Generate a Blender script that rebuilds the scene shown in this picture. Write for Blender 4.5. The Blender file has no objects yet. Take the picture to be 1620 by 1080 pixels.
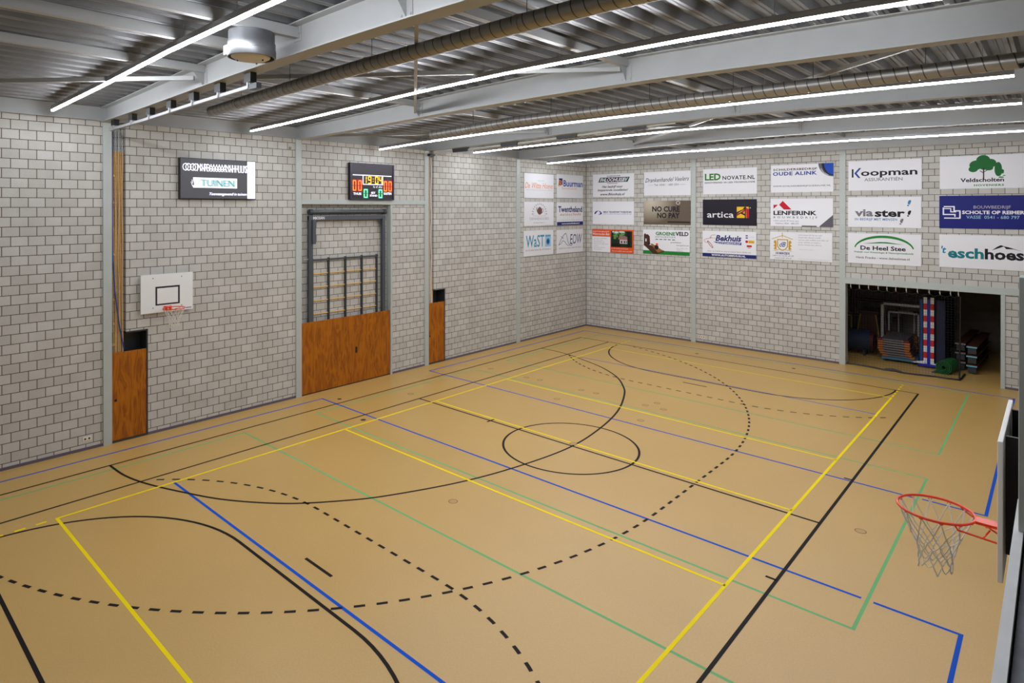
import bpy, bmesh, math, random
from mathutils import Vector
random.seed(7)
S = bpy.context.scene
COL = S.collection
PI = math.pi

# ------------------------------------------------------------------ materials
def lin(c):
    return tuple((v/12.92 if v <= .04045 else ((v+.055)/1.055)**2.4) for v in (x/255 for x in c))
MATS = {}
def mat(name, rgb, rough=.55, metal=0., var=0., vscale=8., bump=0., bscale=60., spec=.5, emit=None, estr=0.):
    if name in MATS: return MATS[name]
    m = bpy.data.materials.new(name); m.use_nodes = True
    nt = m.node_tree; b = nt.nodes['Principled BSDF']
    c = lin(rgb)
    b.inputs['Base Color'].default_value = (*c, 1)
    b.inputs['Roughness'].default_value = rough
    b.inputs['Metallic'].default_value = metal
    b.inputs['Specular IOR Level'].default_value = spec
    tc = None
    if var or bump: tc = nt.nodes.new('ShaderNodeTexCoord')
    if var:
        n = nt.nodes.new('ShaderNodeTexNoise'); n.inputs['Scale'].default_value = vscale; n.inputs['Detail'].default_value = 6
        nt.links.new(tc.outputs['Object'], n.inputs['Vector'])
        r = nt.nodes.new('ShaderNodeValToRGB')
        r.color_ramp.elements[0].position = .3; r.color_ramp.elements[1].position = .7
        r.color_ramp.elements[0].color = (*[max(0, v*(1-var)) for v in c], 1)
        r.color_ramp.elements[1].color = (*[min(1, v*(1+var)) for v in c], 1)
        nt.links.new(n.outputs['Fac'], r.inputs['Fac']); nt.links.new(r.outputs['Color'], b.inputs['Base Color'])
    if bump:
        n2 = nt.nodes.new('ShaderNodeTexNoise'); n2.inputs['Scale'].default_value = bscale; n2.inputs['Detail'].default_value = 4
        nt.links.new(tc.outputs['Object'], n2.inputs['Vector'])
        bp = nt.nodes.new('ShaderNodeBump'); bp.inputs['Strength'].default_value = bump; bp.inputs['Distance'].default_value = .004
        nt.links.new(n2.outputs['Fac'], bp.inputs['Height']); nt.links.new(bp.outputs['Normal'], b.inputs['Normal'])
    if emit:
        b.inputs['Emission Color'].default_value = (*lin(emit), 1); b.inputs['Emission Strength'].default_value = estr
    MATS[name] = m
    return m

def block_mat(name, axis, phase):
    m = bpy.data.materials.new(name); m.use_nodes = True
    nt = m.node_tree; L = nt.links.new; N = nt.nodes.new; b = nt.nodes['Principled BSDF']
    tc = N('ShaderNodeTexCoord'); sp = N('ShaderNodeSeparateXYZ'); L(tc.outputs['Object'], sp.inputs[0])
    ad = N('ShaderNodeMath'); ad.operation = 'ADD'; ad.inputs[1].default_value = phase
    L(sp.outputs[axis], ad.inputs[0])
    az = N('ShaderNodeMath'); az.operation = 'ADD'; az.inputs[1].default_value = -.135 + .1985*2
    L(sp.outputs['Z'], az.inputs[0])
    cb = N('ShaderNodeCombineXYZ'); L(ad.outputs[0], cb.inputs[0]); L(az.outputs[0], cb.inputs[1])
    br = N('ShaderNodeTexBrick'); L(cb.outputs[0], br.inputs['Vector'])
    br.inputs['Scale'].default_value = 1; br.inputs['Brick Width'].default_value = .3; br.inputs['Row Height'].default_value = .1985
    br.inputs['Mortar Size'].default_value = .0075; br.inputs['Mortar Smooth'].default_value = .12; br.inputs['Bias'].default_value = 0
    br.offset = .5; br.offset_frequency = 2; br.squash = 1
    br.inputs['Color1'].default_value = (*lin((203, 202, 198)), 1); br.inputs['Color2'].default_value = (*lin((190, 188, 183)), 1)
    br.inputs['Mortar'].default_value = (*lin((90, 80, 69)), 1)
    # speckle and patches of the split-face concrete
    n = N('ShaderNodeTexNoise'); n.inputs['Scale'].default_value = 70; n.inputs['Detail'].default_value = 5; L(tc.outputs['Object'], n.inputs['Vector'])
    n2 = N('ShaderNodeTexNoise'); n2.inputs['Scale'].default_value = 2.3; n2.inputs['Detail'].default_value = 3; L(tc.outputs['Object'], n2.inputs['Vector'])
    r = N('ShaderNodeMapRange'); r.inputs['From Min'].default_value = .3; r.inputs['From Max'].default_value = .7; r.inputs['To Min'].default_value = .86; r.inputs['To Max'].default_value = 1.12
    L(n.outputs['Fac'], r.inputs['Value'])
    r2 = N('ShaderNodeMapRange'); r2.inputs['From Min'].default_value = .3; r2.inputs['From Max'].default_value = .7; r2.inputs['To Min'].default_value = .94; r2.inputs['To Max'].default_value = 1.05
    L(n2.outputs['Fac'], r2.inputs['Value'])
    mu = N('ShaderNodeMath'); mu.operation = 'MULTIPLY'; L(r.outputs[0], mu.inputs[0]); L(r2.outputs[0], mu.inputs[1])
    vm = N('ShaderNodeVectorMath'); vm.operation = 'SCALE'; L(br.outputs['Color'], vm.inputs[0]); L(mu.outputs[0], vm.inputs['Scale'])
    L(vm.outputs[0], b.inputs['Base Color']); b.inputs['Roughness'].default_value = .9
    b.inputs['Specular IOR Level'].default_value = .25
    inv = N('ShaderNodeMath'); inv.operation = 'MULTIPLY_ADD'; inv.inputs[1].default_value = -1; inv.inputs[2].default_value = 1
    L(br.outputs['Fac'], inv.inputs[0])
    bp = N('ShaderNodeBump'); bp.inputs['Strength'].default_value = .5; bp.inputs['Distance'].default_value = .006
    L(inv.outputs[0], bp.inputs['Height']); L(bp.outputs['Normal'], b.inputs['Normal'])
    return m

def wood_mat(name, c1, c2):
    m = bpy.data.materials.new(name); m.use_nodes = True
    nt = m.node_tree; L = nt.links.new; N = nt.nodes.new; b = nt.nodes['Principled BSDF']
    tc = N('ShaderNodeTexCoord'); mp = N('ShaderNodeMapping'); mp.inputs['Scale'].default_value = (1, 3.2, .55)
    L(tc.outputs['Object'], mp.inputs['Vector'])
    n = N('ShaderNodeTexNoise'); n.inputs['Scale'].default_value = 1.6; n.inputs['Detail'].default_value = 5; n.inputs['Distortion'].default_value = 1.6
    L(mp.outputs[0], n.inputs['Vector'])
    w = N('ShaderNodeMath'); w.operation = 'MULTIPLY'; w.inputs[1].default_value = 26; L(n.outputs['Fac'], w.inputs[0])
    s = N('ShaderNodeMath'); s.operation = 'SINE'; L(w.outputs[0], s.inputs[0])
    mr = N('ShaderNodeMapRange'); mr.inputs['From Min'].default_value = -1; mr.inputs['To Min'].default_value = 0; L(s.outputs[0], mr.inputs['Value'])
    mp2 = N('ShaderNodeMapping'); mp2.inputs['Scale'].default_value = (30, 60, 2.5); L(tc.outputs['Object'], mp2.inputs['Vector'])
    n2 = N('ShaderNodeTexNoise'); n2.inputs['Scale'].default_value = 1; L(mp2.outputs[0], n2.inputs['Vector'])
    av = N('ShaderNodeMath'); av.operation = 'MULTIPLY_ADD'; av.inputs[1].default_value = .36
    L(mr.outputs[0], av.inputs[0]); 
    sc = N('ShaderNodeMath'); sc.operation = 'MULTIPLY'; sc.inputs[1].default_value = .66; L(n2.outputs['Fac'], sc.inputs[0]); L(sc.outputs[0], av.inputs[2])
    r = N('ShaderNodeValToRGB'); r.color_ramp.elements[0].color = (*lin(c1), 1); r.color_ramp.elements[1].color = (*lin(c2), 1)
    r.color_ramp.elements[0].position = .2; r.color_ramp.elements[1].position = .8
    L(av.outputs[0], r.inputs['Fac']); L(r.outputs['Color'], b.inputs['Base Color'])
    b.inputs['Roughness'].default_value = .38
    return m

def floor_mat():
    m = bpy.data.materials.new('sports_floor_vinyl'); m.use_nodes = True
    nt = m.node_tree; L = nt.links.new; N = nt.nodes.new; b = nt.nodes['Principled BSDF']
    tc = N('ShaderNodeTexCoord')
    n = N('ShaderNodeTexNoise'); n.inputs['Scale'].default_value = 45; n.inputs['Detail'].default_value = 4; L(tc.outputs['Object'], n.inputs['Vector'])
    n2 = N('ShaderNodeTexNoise'); n2.inputs['Scale'].default_value = .5; n2.inputs['Detail'].default_value = 3; L(tc.outputs['Object'], n2.inputs['Vector'])
    r = N('ShaderNodeMapRange'); r.inputs['From Min'].default_value = .3; r.inputs['From Max'].default_value = .7; r.inputs['To Min'].default_value = .95; r.inputs['To Max'].default_value = 1.05
    L(n.outputs['Fac'], r.inputs['Value'])
    r2 = N('ShaderNodeMapRange'); r2.inputs['From Min'].default_value = .3; r2.inputs['From Max'].default_value = .7; r2.inputs['To Min'].default_value = .97; r2.inputs['To Max'].default_value = 1.03
    L(n2.outputs['Fac'], r2.inputs['Value'])
    mu = N('ShaderNodeMath'); mu.operation = 'MULTIPLY'; L(r.outputs[0], mu.inputs[0]); L(r2.outputs[0], mu.inputs[1])
    vm = N('ShaderNodeVectorMath'); vm.operation = 'SCALE'; vm.inputs[0].default_value = lin((202, 163, 92)); L(mu.outputs[0], vm.inputs['Scale'])
    L(vm.outputs[0], b.inputs['Base Color'])
    b.inputs['Roughness'].default_value = .38; b.inputs['Specular IOR Level'].default_value = .75
    return m

M_blockL = block_mat('concrete_block_left', 'Y', 21.21+.3*2)
M_blockB = block_mat('concrete_block_back', 'X', .3*5+.06)
M_wood = wood_mat('varnished_veneer', (128, 62, 0), (186, 108, 2))
M_floor = floor_mat()
M_steel = mat('painted_steel', (172, 174, 174), .5, 0, .03, 3)
M_col = mat('column_paint', (184, 192, 190), .45, 0, .03, 3)
M_deck = mat('galvanised_deck', (128, 129, 131), .45, .5, .12, 2.5)
M_duct = mat('galvanised_duct', (158, 156, 152), .38, .6, .1, 6)
M_seam = mat('duct_seam', (70, 70, 70), .6, .3)
M_alu = mat('aluminium', (168, 170, 174), .45, .3)
M_dark = mat('anthracite_metal', (58, 62, 68), .45, .2)
M_black = mat('black_paint', (16, 17, 19), .5)
M_blacklac = mat('black_line_paint', (26, 20, 20),.6, spec=.15)
M_yellow = mat('yellow_line_paint', (255, 228, 0),.6, spec=.15)
M_blue = mat('blue_line_paint', (0, 82, 200),.6, spec=.15)
M_green = mat('green_line_paint', (120, 184, 122),.6, spec=.15)
M_base = mat('baseboard_vinyl', (98, 90, 108), .6)
M_white = mat('white_panel', (233, 234, 240), .45)
M_red = mat('orange_red_enamel', (240, 66, 24), .3)
M_cord = mat('white_cord', (226, 222, 214), .8)
M_tan = mat('hemp_rope', (196, 160, 108), .9, 0, .25, 90)
M_bluerope = mat('blue_rope', (36, 70, 150), .85, 0, .3, 90)
M_rung = mat('beech_rung', (222, 180, 104), .5)
M_gym = mat('grey_gym_frame', (84, 90, 97), .4, .3)
M_glow = mat('led_diffuser', (255, 255, 255), .5, emit=(246, 249, 255), estr=26)
M_skin = mat('socket_plastic', (232, 226, 208), .4)

# ------------------------------------------------------------------ mesh helpers
class MB:
    def __init__(s): s.v = []; s.f = []; s.m = []
    def face(s, pts, mi=0):
        n = len(s.v); s.v += [tuple(p) for p in pts]; s.f.append(list(range(n, n+len(pts)))); s.m.append(mi)
    def box(s, x0, x1, y0, y1, z0, z1, mi=0):
        n = len(s.v)
        s.v += [(x0, y0, z0), (x1, y0, z0), (x1, y1, z0), (x0, y1, z0), (x0, y0, z1), (x1, y0, z1), (x1, y1, z1), (x0, y1, z1)]
        for f in ((0, 3, 2, 1), (4, 5, 6, 7), (0, 1, 5, 4), (1, 2, 6, 5), (2, 3, 7, 6), (3, 0, 4, 7)):
            s.f.append([n+i for i in f]); s.m.append(mi)
        return s
    def sweep(s, path, sec, mi=0, caps=True, closed=False):
        """sec: list of (a,b) in the frame (side, up) of the path; path: list of Vector"""
        P = [Vector(p) for p in path]; n0 = len(s.v); k = len(sec)
        up0 = Vector((0, 0, 1))
        for i, p in enumerate(P):
            if closed: t = P[(i+1) % len(P)]-P[i-1]
            else: t = P[min(i+1, len(P)-1)]-P[max(i-1, 0)]
            t.normalize()
            u = up0 if abs(t.z) < .95 else Vector((0, 1, 0))
            sd = t.cross(u).normalized(); uu = sd.cross(t).normalized()
            for a, b in sec: s.v.append(tuple(p+sd*a+uu*b))
        n = len(P)
        for i in range(n if closed else n-1):
            for j in range(k):
                a = n0+i*k+j; b = n0+i*k+(j+1) % k; c = n0+((i+1) % n)*k+(j+1) % k; d = n0+((i+1) % n)*k+j
                s.f.append([a, b, c, d]); s.m.append(mi)
        if caps and not closed:
            s.f.append([n0+j for j in range(k)][::-1]); s.m.append(mi)
            s.f.append([n0+(n-1)*k+j for j in range(k)]); s.m.append(mi)
        return s
    def tube(s, path, r, seg=8, mi=0, caps=True, closed=False):
        return s.sweep(path, [(r*math.cos(2*PI*i/seg), r*math.sin(2*PI*i/seg)) for i in range(seg)], mi, caps, closed)
    def bar(s, p0, p1, w, h, mi=0):
        return s.sweep([p0, p1], [(-w/2, -h/2), (w/2, -h/2), (w/2, h/2), (-w/2, h/2)], mi)
    def prism(s, pts, n0, n1, mi=0):
        """pts polygon, extruded from offset vector n0 to n1"""
        a = [tuple(Vector(p)+Vector(n0)) for p in pts]; b = [tuple(Vector(p)+Vector(n1)) for p in pts]; n = len(s.v); k = len(pts)
        s.v += a+b
        s.f.append([n+i for i in range(k)][::-1]); s.m.append(mi); s.f.append([n+k+i for i in range(k)]); s.m.append(mi)
        for i in range(k):
            s.f.append([n+i, n+(i+1) % k, n+k+(i+1) % k, n+k+i]); s.m.append(mi)
        return s
    def build(s, name, mats, parent=None, smooth=False, bevel=0):
        me = bpy.data.meshes.new(name); me.from_pydata(s.v, [], s.f)
        if not isinstance(mats, (list, tuple)): mats = [mats]
        for m in mats: me.materials.append(m)
        for p, mi in zip(me.polygons, s.m): p.material_index = mi; p.use_smooth = smooth
        me.validate(); me.update()
        bm = bmesh.new(); bm.from_mesh(me); bmesh.ops.recalc_face_normals(bm, faces=bm.faces)
        bm.to_mesh(me); bm.free()
        o = bpy.data.objects.new(name, me); COL.objects.link(o)
        if parent is not None: o.parent = parent
        if bevel:
            b = o.modifiers.new('bevel', 'BEVEL'); b.width = bevel; b.segments = 2; b.limit_method = 'ANGLE'
        if smooth:
            try: me.set_sharp_from_angle(angle=math.radians(40))
            except Exception: pass
        return o
def tag(o, label, cat, group=None):
    o['label'] = label; o['category'] = cat
    if group: o['group'] = group
    return o
def thing(name, label, cat, loc=(0, 0, 0), rz=0, group=None):
    o = bpy.data.objects.new(name, None); COL.objects.link(o); o.location = loc; o.rotation_euler = (0, 0, rz)
    return tag(o, label, cat, group)
def struct(o): o['kind'] = 'structure'; return o
def interp(tab, x):
    if x <= tab[0][0]: return tab[0][1]
    for (a, b), (c, d) in zip(tab, tab[1:]):
        if x <= c: return b+(d-b)*(x-a)/(c-a)
    return tab[-1][1]
ZB = [(0, 7.18), (2, 7.205), (4, 7.255), (6.5, 7.32), (9, 7.35), (11, 7.345), (13.4, 7.3), (15.3, 7.26), (18, 7.2)]
ZT = [(0, 7.5), (2, 7.57), (4, 7.645), (6.5, 7.735), (9, 7.79), (11, 7.78), (13.4, 7.735), (15.3, 7.67), (18, 7.55)]
def smooth_tab(t):
    return lambda x: (interp(t, x-.7)+interp(t, x)+interp(t, x+.7))/3
zb = smooth_tab(ZB); zt = smooth_tab(ZT)
W = 15.175          # hall width
YN = -29.6          # near end
BY = [-4.88, -9.81, -14.72, -19.6, -24.5]

# ------------------------------------------------------------------ setting
b = MB(); b.box(-.6, 16.6, YN-.3, 6.2, -.2, 0)
floor = struct(b.build('floor', M_floor))

# left wall: solid with two rope slots, two low niches, and the recess for the gym rig
ZTOP = 7.9
b = MB()
def wl(y0, y1, z0, z1, x1=0, x0=-.6): b.box(x0, x1, y0, y1, z0, z1)
wl(YN, -19.49, 0, ZTOP)
wl(-19.49, -19.19, 0, 2.47, -.42); wl(-19.49, -19.19, 2.47, ZTOP, -.14)
wl(-19.19, -18.72, 0, 2.47, -.42); wl(-19.19, -18.72, 2.47, ZTOP)
wl(-18.72, -14.66, 0, ZTOP)
wl(-14.66, -11.39, 0, 5.405, -.19); wl(-14.66, -11.39, 5.405, ZTOP)
wl(-11.39, -9.74, 0, ZTOP)
wl(-9.74, -9.47, 0, 2.5, -.42); wl(-9.74, -9.47, 2.5, ZTOP, -.14)
wl(-9.47, -8.95, 0, 2.5, -.42); wl(-9.47, -8.95, 2.5, ZTOP)
wl(-8.95, .3, 0, ZTOP)
struct(b.build('wall_left', M_blockL))
# back wall with the store opening
OX0, OX1, OZ = 10.14, 14.1, 2.74
b = MB()
b.box(0, OX0-.006, 0, .3, 0, ZTOP); b.box(OX0-.006, OX1+.006, 0, .3, OZ+.01, ZTOP); b.box(OX1+.006, 16.6, 0, .3, 0, ZTOP)
struct(b.build('wall_back', M_blockB))
b = MB(); b.box(W+.045, W+.3, -19.3, 0, 0, ZTOP); b.box(W+.04, W+.3, YN, -19.3, 0, 3.5)
struct(b.build('wall_right', mat('right_wall_block', (150, 145, 138), .9)))
b = MB(); b.box(-.6, 20, YN-.3, YN, 0, ZTOP)
struct(b.build('wall_near', M_blockB))
# gallery the picture is taken from
b = MB(); b.box(W+.045, 20, YN, -19.62, 3.42, 3.56)
o = struct(b.build('gallery_floor', mat('dark_concrete', (140, 143, 152), .8, 0, .15, 9))); 
b = MB(); b.box(W-.002, W+.038, YN, -19.36, 3.3, 3.6)
struct(b.build('trim_1', mat('edge_angle', (214, 216, 216), .5, 0, .06, 4)))
b = MB(); b.box(19.9, 20.1, YN, -19.3, 3.5, ZTOP); b.box(W+.3, 20, -19.5, -19.3, 3.5, ZTOP)
struct(b.build('wall_gallery', mat('gallery_plaster', (150, 148, 145), .9)))
# baseboards
b = MB()
for y0, y1 in ((YN, -19.67), (-18.72, -14.81), (-11.335, -9.92), (-8.94, -5.0), (-4.78, -.02)): b.box(0, .012, y0, y1, 0, .062)
struct(b.build('baseboard_left', M_base))
b = MB()
for x0, x1 in ((.012, 4.82), (5.0, 9.95), (14.19, W)): b.box(x0, x1, -.012, 0, 0, .062)
struct(b.build('baseboard_back', M_base))
# roof deck
b = MB()
x = -.3; prof = []
while x < 20.2:
    prof += [(x, 0), (x+.05, 0), (x+.062, .02), (x+.07, 0), (x+.115, 0), (x+.15, .115), (x+.215, .115), (x+.225, .1), (x+.245, .1), (x+.255, .115), (x+.315, .115)]
    x += .35
prof.append((x, 0))
for (xa, da), (xc, dc) in zip(prof, prof[1:]):
    b.face([(xa, YN, zt(xa)+da), (xc, YN, zt(xc)+dc), (xc, .3, zt(xc)+dc), (xa, .3, zt(xa)+da)])
for (xa, xb_) in ((-.3, 20.2),):
    b.face([(xa, YN-.3, 8.15), (xb_, YN-.3, 8.15), (xb_, 6.2, 8.15), (xa, 6.2, 8.15)])
ceil = struct(b.build('ceiling', M_deck))
# wall-top edge beams
b = MB(); b.box(0, .03, YN, -.1, 7.215, 7.62); b.box(0, .1, YN, -.1, 7.205, 7.22)
struct(b.build('trim_2', M_steel))
b = MB(); xs = [i*.5 for i in range(0, 31)]+[W]
for xa, xc in zip(xs, xs[1:]):
    b.prism([(xa, -.1, 7.2+.02*(zb(xa)-7.18)/.17), (xc, -.1, 7.2+.02*(zb(xc)-7.18)/.17), (xc, -.1, zt(xc)), (xa, -.1, zt(xa))], (0, 0, 0), (0, .1, 0))
struct(b.build('trim_3', M_steel))
b = MB(); b.box(0, .02, -.02, 0, .06, 7.2)
struct(b.build('trim_4', mat('corner_joint', (120, 116, 112), .8)))

# floor markings: thin paint films on the floor
def strip(b, pts, w, z, closed=False):
    P = [Vector((x, y, 0)) for x, y in pts]; n = len(P); L = []; R = []
    for i in range(n):
        if closed: d0 = (P[i]-P[i-1]); d1 = (P[(i+1) % n]-P[i])
        else:
            d0 = P[i]-P[i-1] if i else P[1]-P[0]; d1 = P[i+1]-P[i] if i < n-1 else P[-1]-P[-2]
        d0.normalize(); d1.normalize(); t = (d0+d1).normalized(); nn = Vector((-t.y, t.x, 0)); c = max(.5, nn.dot(Vector((-d1.y, d1.x, 0))))
        off = nn*(w/2/c); L.append(P[i]+off); R.append(P[i]-off)
    m = n if closed else n-1
    for i in range(m):
        j = (i+1) % n
        b.face([(L[i].x, L[i].y, z), (R[i].x, R[i].y, z), (R[j].x, R[j].y, z), (L[j].x, L[j].y, z)])
def resample(pts, step):
    out = []; P = [Vector((x, y)) for x, y in pts]; acc = 0; out.append(P[0])
    for a, c in zip(P, P[1:]):
        d = (c-a).length; t = step-acc
        while t <= d:
            out.append(a+(c-a)*t/d); t += step
        acc = d-(t-step)
    return [(p.x, p.y) for p in out]
def dashed(b, pts, w, z, dash=.15, pitch=.3, start=0):
    fine = resample(pts, .03); k = int(round(pitch/.03)); dk = int(round(dash/.03))
    for i in range(start, len(fine)-1, k):
        seg = fine[i:min(i+dk+1, len(fine))]
        if len(seg) > 1: strip(b, seg, w, z)
def arc(cx, cy, r, a0, a1, n=24): return [(cx+r*math.cos(math.radians(a0+(a1-a0)*i/n)), cy+r*math.sin(math.radians(a0+(a1-a0)*i/n))) for i in range(n+1)]
def crom(P, n=8):
    out = []
    for i in range(len(P)-1):
        p0 = P[max(i-1, 0)]; p1 = P[i]; p2 = P[i+1]; p3 = P[min(i+2, len(P)-1)]
        for k in range(n):
            t = k/n
            out.append(tuple(.5*((2*p1[j])+(-p0[j]+p2[j])*t+(2*p0[j]-5*p1[j]+4*p2[j]-p3[j])*t*t+(-p0[j]+3*p1[j]-3*p2[j]+p3[j])*t**3) for j in (0, 1)))
    out.append(P[-1]); return out
LW = .05
# green
b = MB(); z = .0006
strip(b, [(13.48, -17.1), (1.52, -17.1), (1.52, -23.2), (13.48, -23.2)], .045, z)
strip(b, [(1.52, -15.14), (13.48, -15.14), (13.48, -9.1), (1.52, -9.1)], .045, z, True)
strip(b, [(1.52, -7.44), (13.48, -7.44), (13.48, -1.38), (1.52, -1.38)], .045, z, True)
b.build('green_court_lines', M_green, floor)
# blue
b = MB(); z = .0010
strip(b, [(13.41, -14.34), (.6, -14.34), (.6, -23.6)], LW, z); strip(b, [(13.55, -14.34), (14.47, -14.34), (14.47, -23.6)], LW, z)
strip(b, [(13.41, -10.25), (.6, -10.25), (.6, -1.1), (14.44, -1.1), (14.44, -10.22), (13.55, -10.22)], LW, z)
strip(b, [(3.05, -19.33), (11.95, -19.33)], LW, z); strip(b, [(3.05, -5.27), (11.95, -5.27)], .04, z)
b.build('blue_court_lines', M_blue, floor)
# black
b = MB(); z = .0014
strip(b, [(12.45, -22.42), (12.45, -2.38), (1.27, -2.38), (1.27, -24)], LW, z)
strip(b, [(2.53, -2.38), (2.53, -24)], LW, z); strip(b, [(2.53, -22.42), (12.45, -22.42)], LW, z)
strip(b, [(2.53, -12.47), (12.45, -12.47)], LW, z)
strip(b, arc(7.5, -12.5, 1.48, 0, 360, 96)[:-1], LW, z, True)
strip(b, [(5.14, -12.6), (5.14, -12.33)], LW, z); strip(b, [(12.3, -10.17), (12.45, -10.17)], LW, z); strip(b, [(12.3, -14.7), (12.45, -14.7)], LW, z)
strip(b, [(7.13, -19.02), (7.81, -19.02)], LW, z); strip(b, [(7.1, -5.84), (7.83, -5.84)], LW, z)
half = [(1.27, 7.42), (2.0, 7.38), (2.7, 7.22), (3.54, 6.9), (4.45, 6.47), (5.35, 5.8), (6.0, 5.03), (6.45, 4.3), (7.03, 2.93), (7.38, 1.5), (7.54, 0)]
big = [(x, -12.5+d) for x, d in half]+[(x, -12.5-d) for x, d in half[::-1][1:]]
strip(b, crom(big), LW, z)
def goal(r, gy, sgn):   # two quarter circles joined by a straight piece
    a = arc(5.97, gy, r, 180, 90 if sgn > 0 else 270); c = arc(8.98, gy, r, 90 if sgn > 0 else 270, 0 if sgn > 0 else 360)
    return a+c
strip(b, goal(2.93, -22.42, 1), LW, z); strip(b, goal(2.95, -2.4, -1), LW, z)
def ninem(gy, sgn):
    pts = goal(4.4, gy, sgn); return [p for p in pts if 2.5 <= p[0] <= 12.42]
dashed(b, ninem(-22.42, 1), LW, z); dashed(b, ninem(-2.4, -1), LW, z)
A9 = [(1.5+8.8*math.cos(math.radians(t)), -11+8.8*math.sin(math.radians(t))) for t in range(76, -1, -2)]+[(1.5+8.8*math.cos(math.radians(t)), -14+8.8*math.sin(math.radians(t))) for t in range(0, -77, -2)]
dashed(b, [p for p in A9 if -2.45 > p[1] > -22.4], LW, z)
b.build('black_court_lines', M_blacklac, floor)
# yellow
b = MB(); z = .0018
X0, X1, Y0, Y1 = 3.02, 11.97, -3.33, -21.28
strip(b, [(X0, Y0), (X1, Y0), (X1, Y1), (X0, Y1)], LW, z, True)
for y in (-9.28, -12.31, -15.33): strip(b, [(X0, y), (X1, y)], LW, z)
for x in (X0, X1):
    dashed(b, [(x, Y0+.15), (x, Y0+1.75)], LW, z); dashed(b, [(x, Y1-.15), (x, Y1-1.75)], LW, z)
b.build('yellow_court_lines', M_yellow, floor)

# floor socket covers
M_ring = mat('cover_joint', (112, 86, 56), .7); M_cov = mat('cover_disc', (193, 154, 96), .5)
def cover(x, y, r, dark, label):
    b = MB(); n = 24
    ring = [(x+r*math.cos(2*PI*i/n), y+r*math.sin(2*PI*i/n)) for i in range(n)]
    inn = [(x+(r-.012)*math.cos(2*PI*i/n), y+(r-.012)*math.sin(2*PI*i/n)) for i in range(n)]
    z = .0022
    if dark:
        b.prism([(p[0], p[1], 0) for p in ring], (0, 0, 0), (0, 0, z), 0)
    else:
        for i in range(n):
            j = (i+1) % n; b.face([(*ring[i], z), (*ring[j], z), (*inn[j], z), (*inn[i], z)], 0)
        b.prism([(p[0], p[1], 0) for p in inn], (0, 0, 0), (0, 0, z), 1)
    o = b.build('floor_socket_cover', [M_dark if dark else M_ring, M_cov])
    tag(o, label, 'floor cover', 'socket covers set flush in the sports floor')
cover(.97, -14.03, .06, True, 'small dark round socket plug in front of the double wooden doors')
cover(2.81, -14.62, .07, True, 'small dark round plug beside the crossing of yellow and blue lines')
cover(5.86, -1.9, .06, True, 'small dark plug near back wall, left of the white wall socket column')
cover(9.03, -1.75, .06, True, 'small dark plug near back wall under the crest sign')
for x, y, l in [(7.46, -16.17, 'round cover outline alone on the open floor inside the big black arc'),
                (13.0, -12.3, 'round cover outline between black sideline and the nearer hoop'),
                (7.48, -12.34, 'round cover cut through the yellow centre line inside the circle'),
                (2.04, -12.35, 'round cover outline between the two black lines by the left wall'),
                (1.85, -8.67, 'round cover between black sidelines in front of the narrow far door'),
                (3.36, -8.71, 'round cover outline just right of the yellow sideline, leftmost of its far pair'),
                (3.83, -8.65, 'round cover outline, right one of the far pair near the yellow sideline'),
                (5.34, -8.68, 'round cover outline, leftmost of the middle pair beyond the yellow attack line'),
                (5.81, -8.66, 'round cover outline, right one of the middle pair beyond the yellow attack line'),
                (5.31, -9.87, 'round cover outline alone between yellow attack line and blue line'),
                (7.34, -8.69, 'round cover outline, left of the three clustered beside the dashed arc'),
                (7.48, -8.3, 'round cover outline, farthest of the three clustered on the floor'),
                (7.85, -8.68, 'round cover outline, right of the three clustered on the floor'),
                (7.83, -9.88, 'round cover outline between the three clustered ones and the centre circle')]:
    cover(x, y, .085, False, l)

# ------------------------------------------------------------------ columns, beams, struts
def column(x0, x1, y0, y1, z0, z1, label, name='steel_column'):
    """H-section seen flange-on; flanges are the two faces towards the hall"""
    b = MB(); b.box(x0, x1, y0, y1, z0, z1)
    return tag(b.build(name, M_col, bevel=.004), label, 'column', 'grey steel columns')
column(-.05, .035, -19.67, -19.49, 0, 7.19, 'pale grey steel column on left wall, left of the hanging climbing ropes')
column(-.19, .035, -14.81, -14.63, 0, 7.19, 'pale grey steel column left of the wide wooden doors')
column(-.19, .035, -11.4, -11.335, 0, 5.38, 'shorter grey steel post right of the wide wooden doors')
column(-.05, .035, -9.92, -9.74, 0, 7.19, 'pale grey steel column left of the narrow far door')
column(-.05, .035, -5.02, -4.8, 0, 7.2, 'pale grey steel column left of the signs on the left wall')
column(4.83, 5.01, -.035, .1, 0, 7.19, 'grey steel column on back wall between second and third sign columns')
column(9.96, OX0, -.035, .3, 0, 7.19, 'grey steel column on back wall left of the store opening')
column(OX1, OX1+.1, -.03, .3, 0, OZ, 'slim grey steel post right of the store opening')
column(W+.018, W+.22, -19.85, -19.7, 3.6, 4.93, 'grey steel railing post on the gallery edge, cut by the right picture border')
b = MB(); b.box(-.0, .035, -14.63, -9.92, 5.385, 5.52); b.box(-.19, .0, -14.63, -11.4, 5.385, 5.4)
tag(b.build('steel_lintel', M_col, bevel=.004), 'pale grey steel lintel under the digital scoreboard', 'lintel')
b = MB(); b.box(OX0, W, -.04, .3, OZ, OZ+.2)
tag(b.build('steel_lintel', M_col, bevel=.004), 'pale grey steel lintel above the dark equipment store opening', 'lintel')

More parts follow.
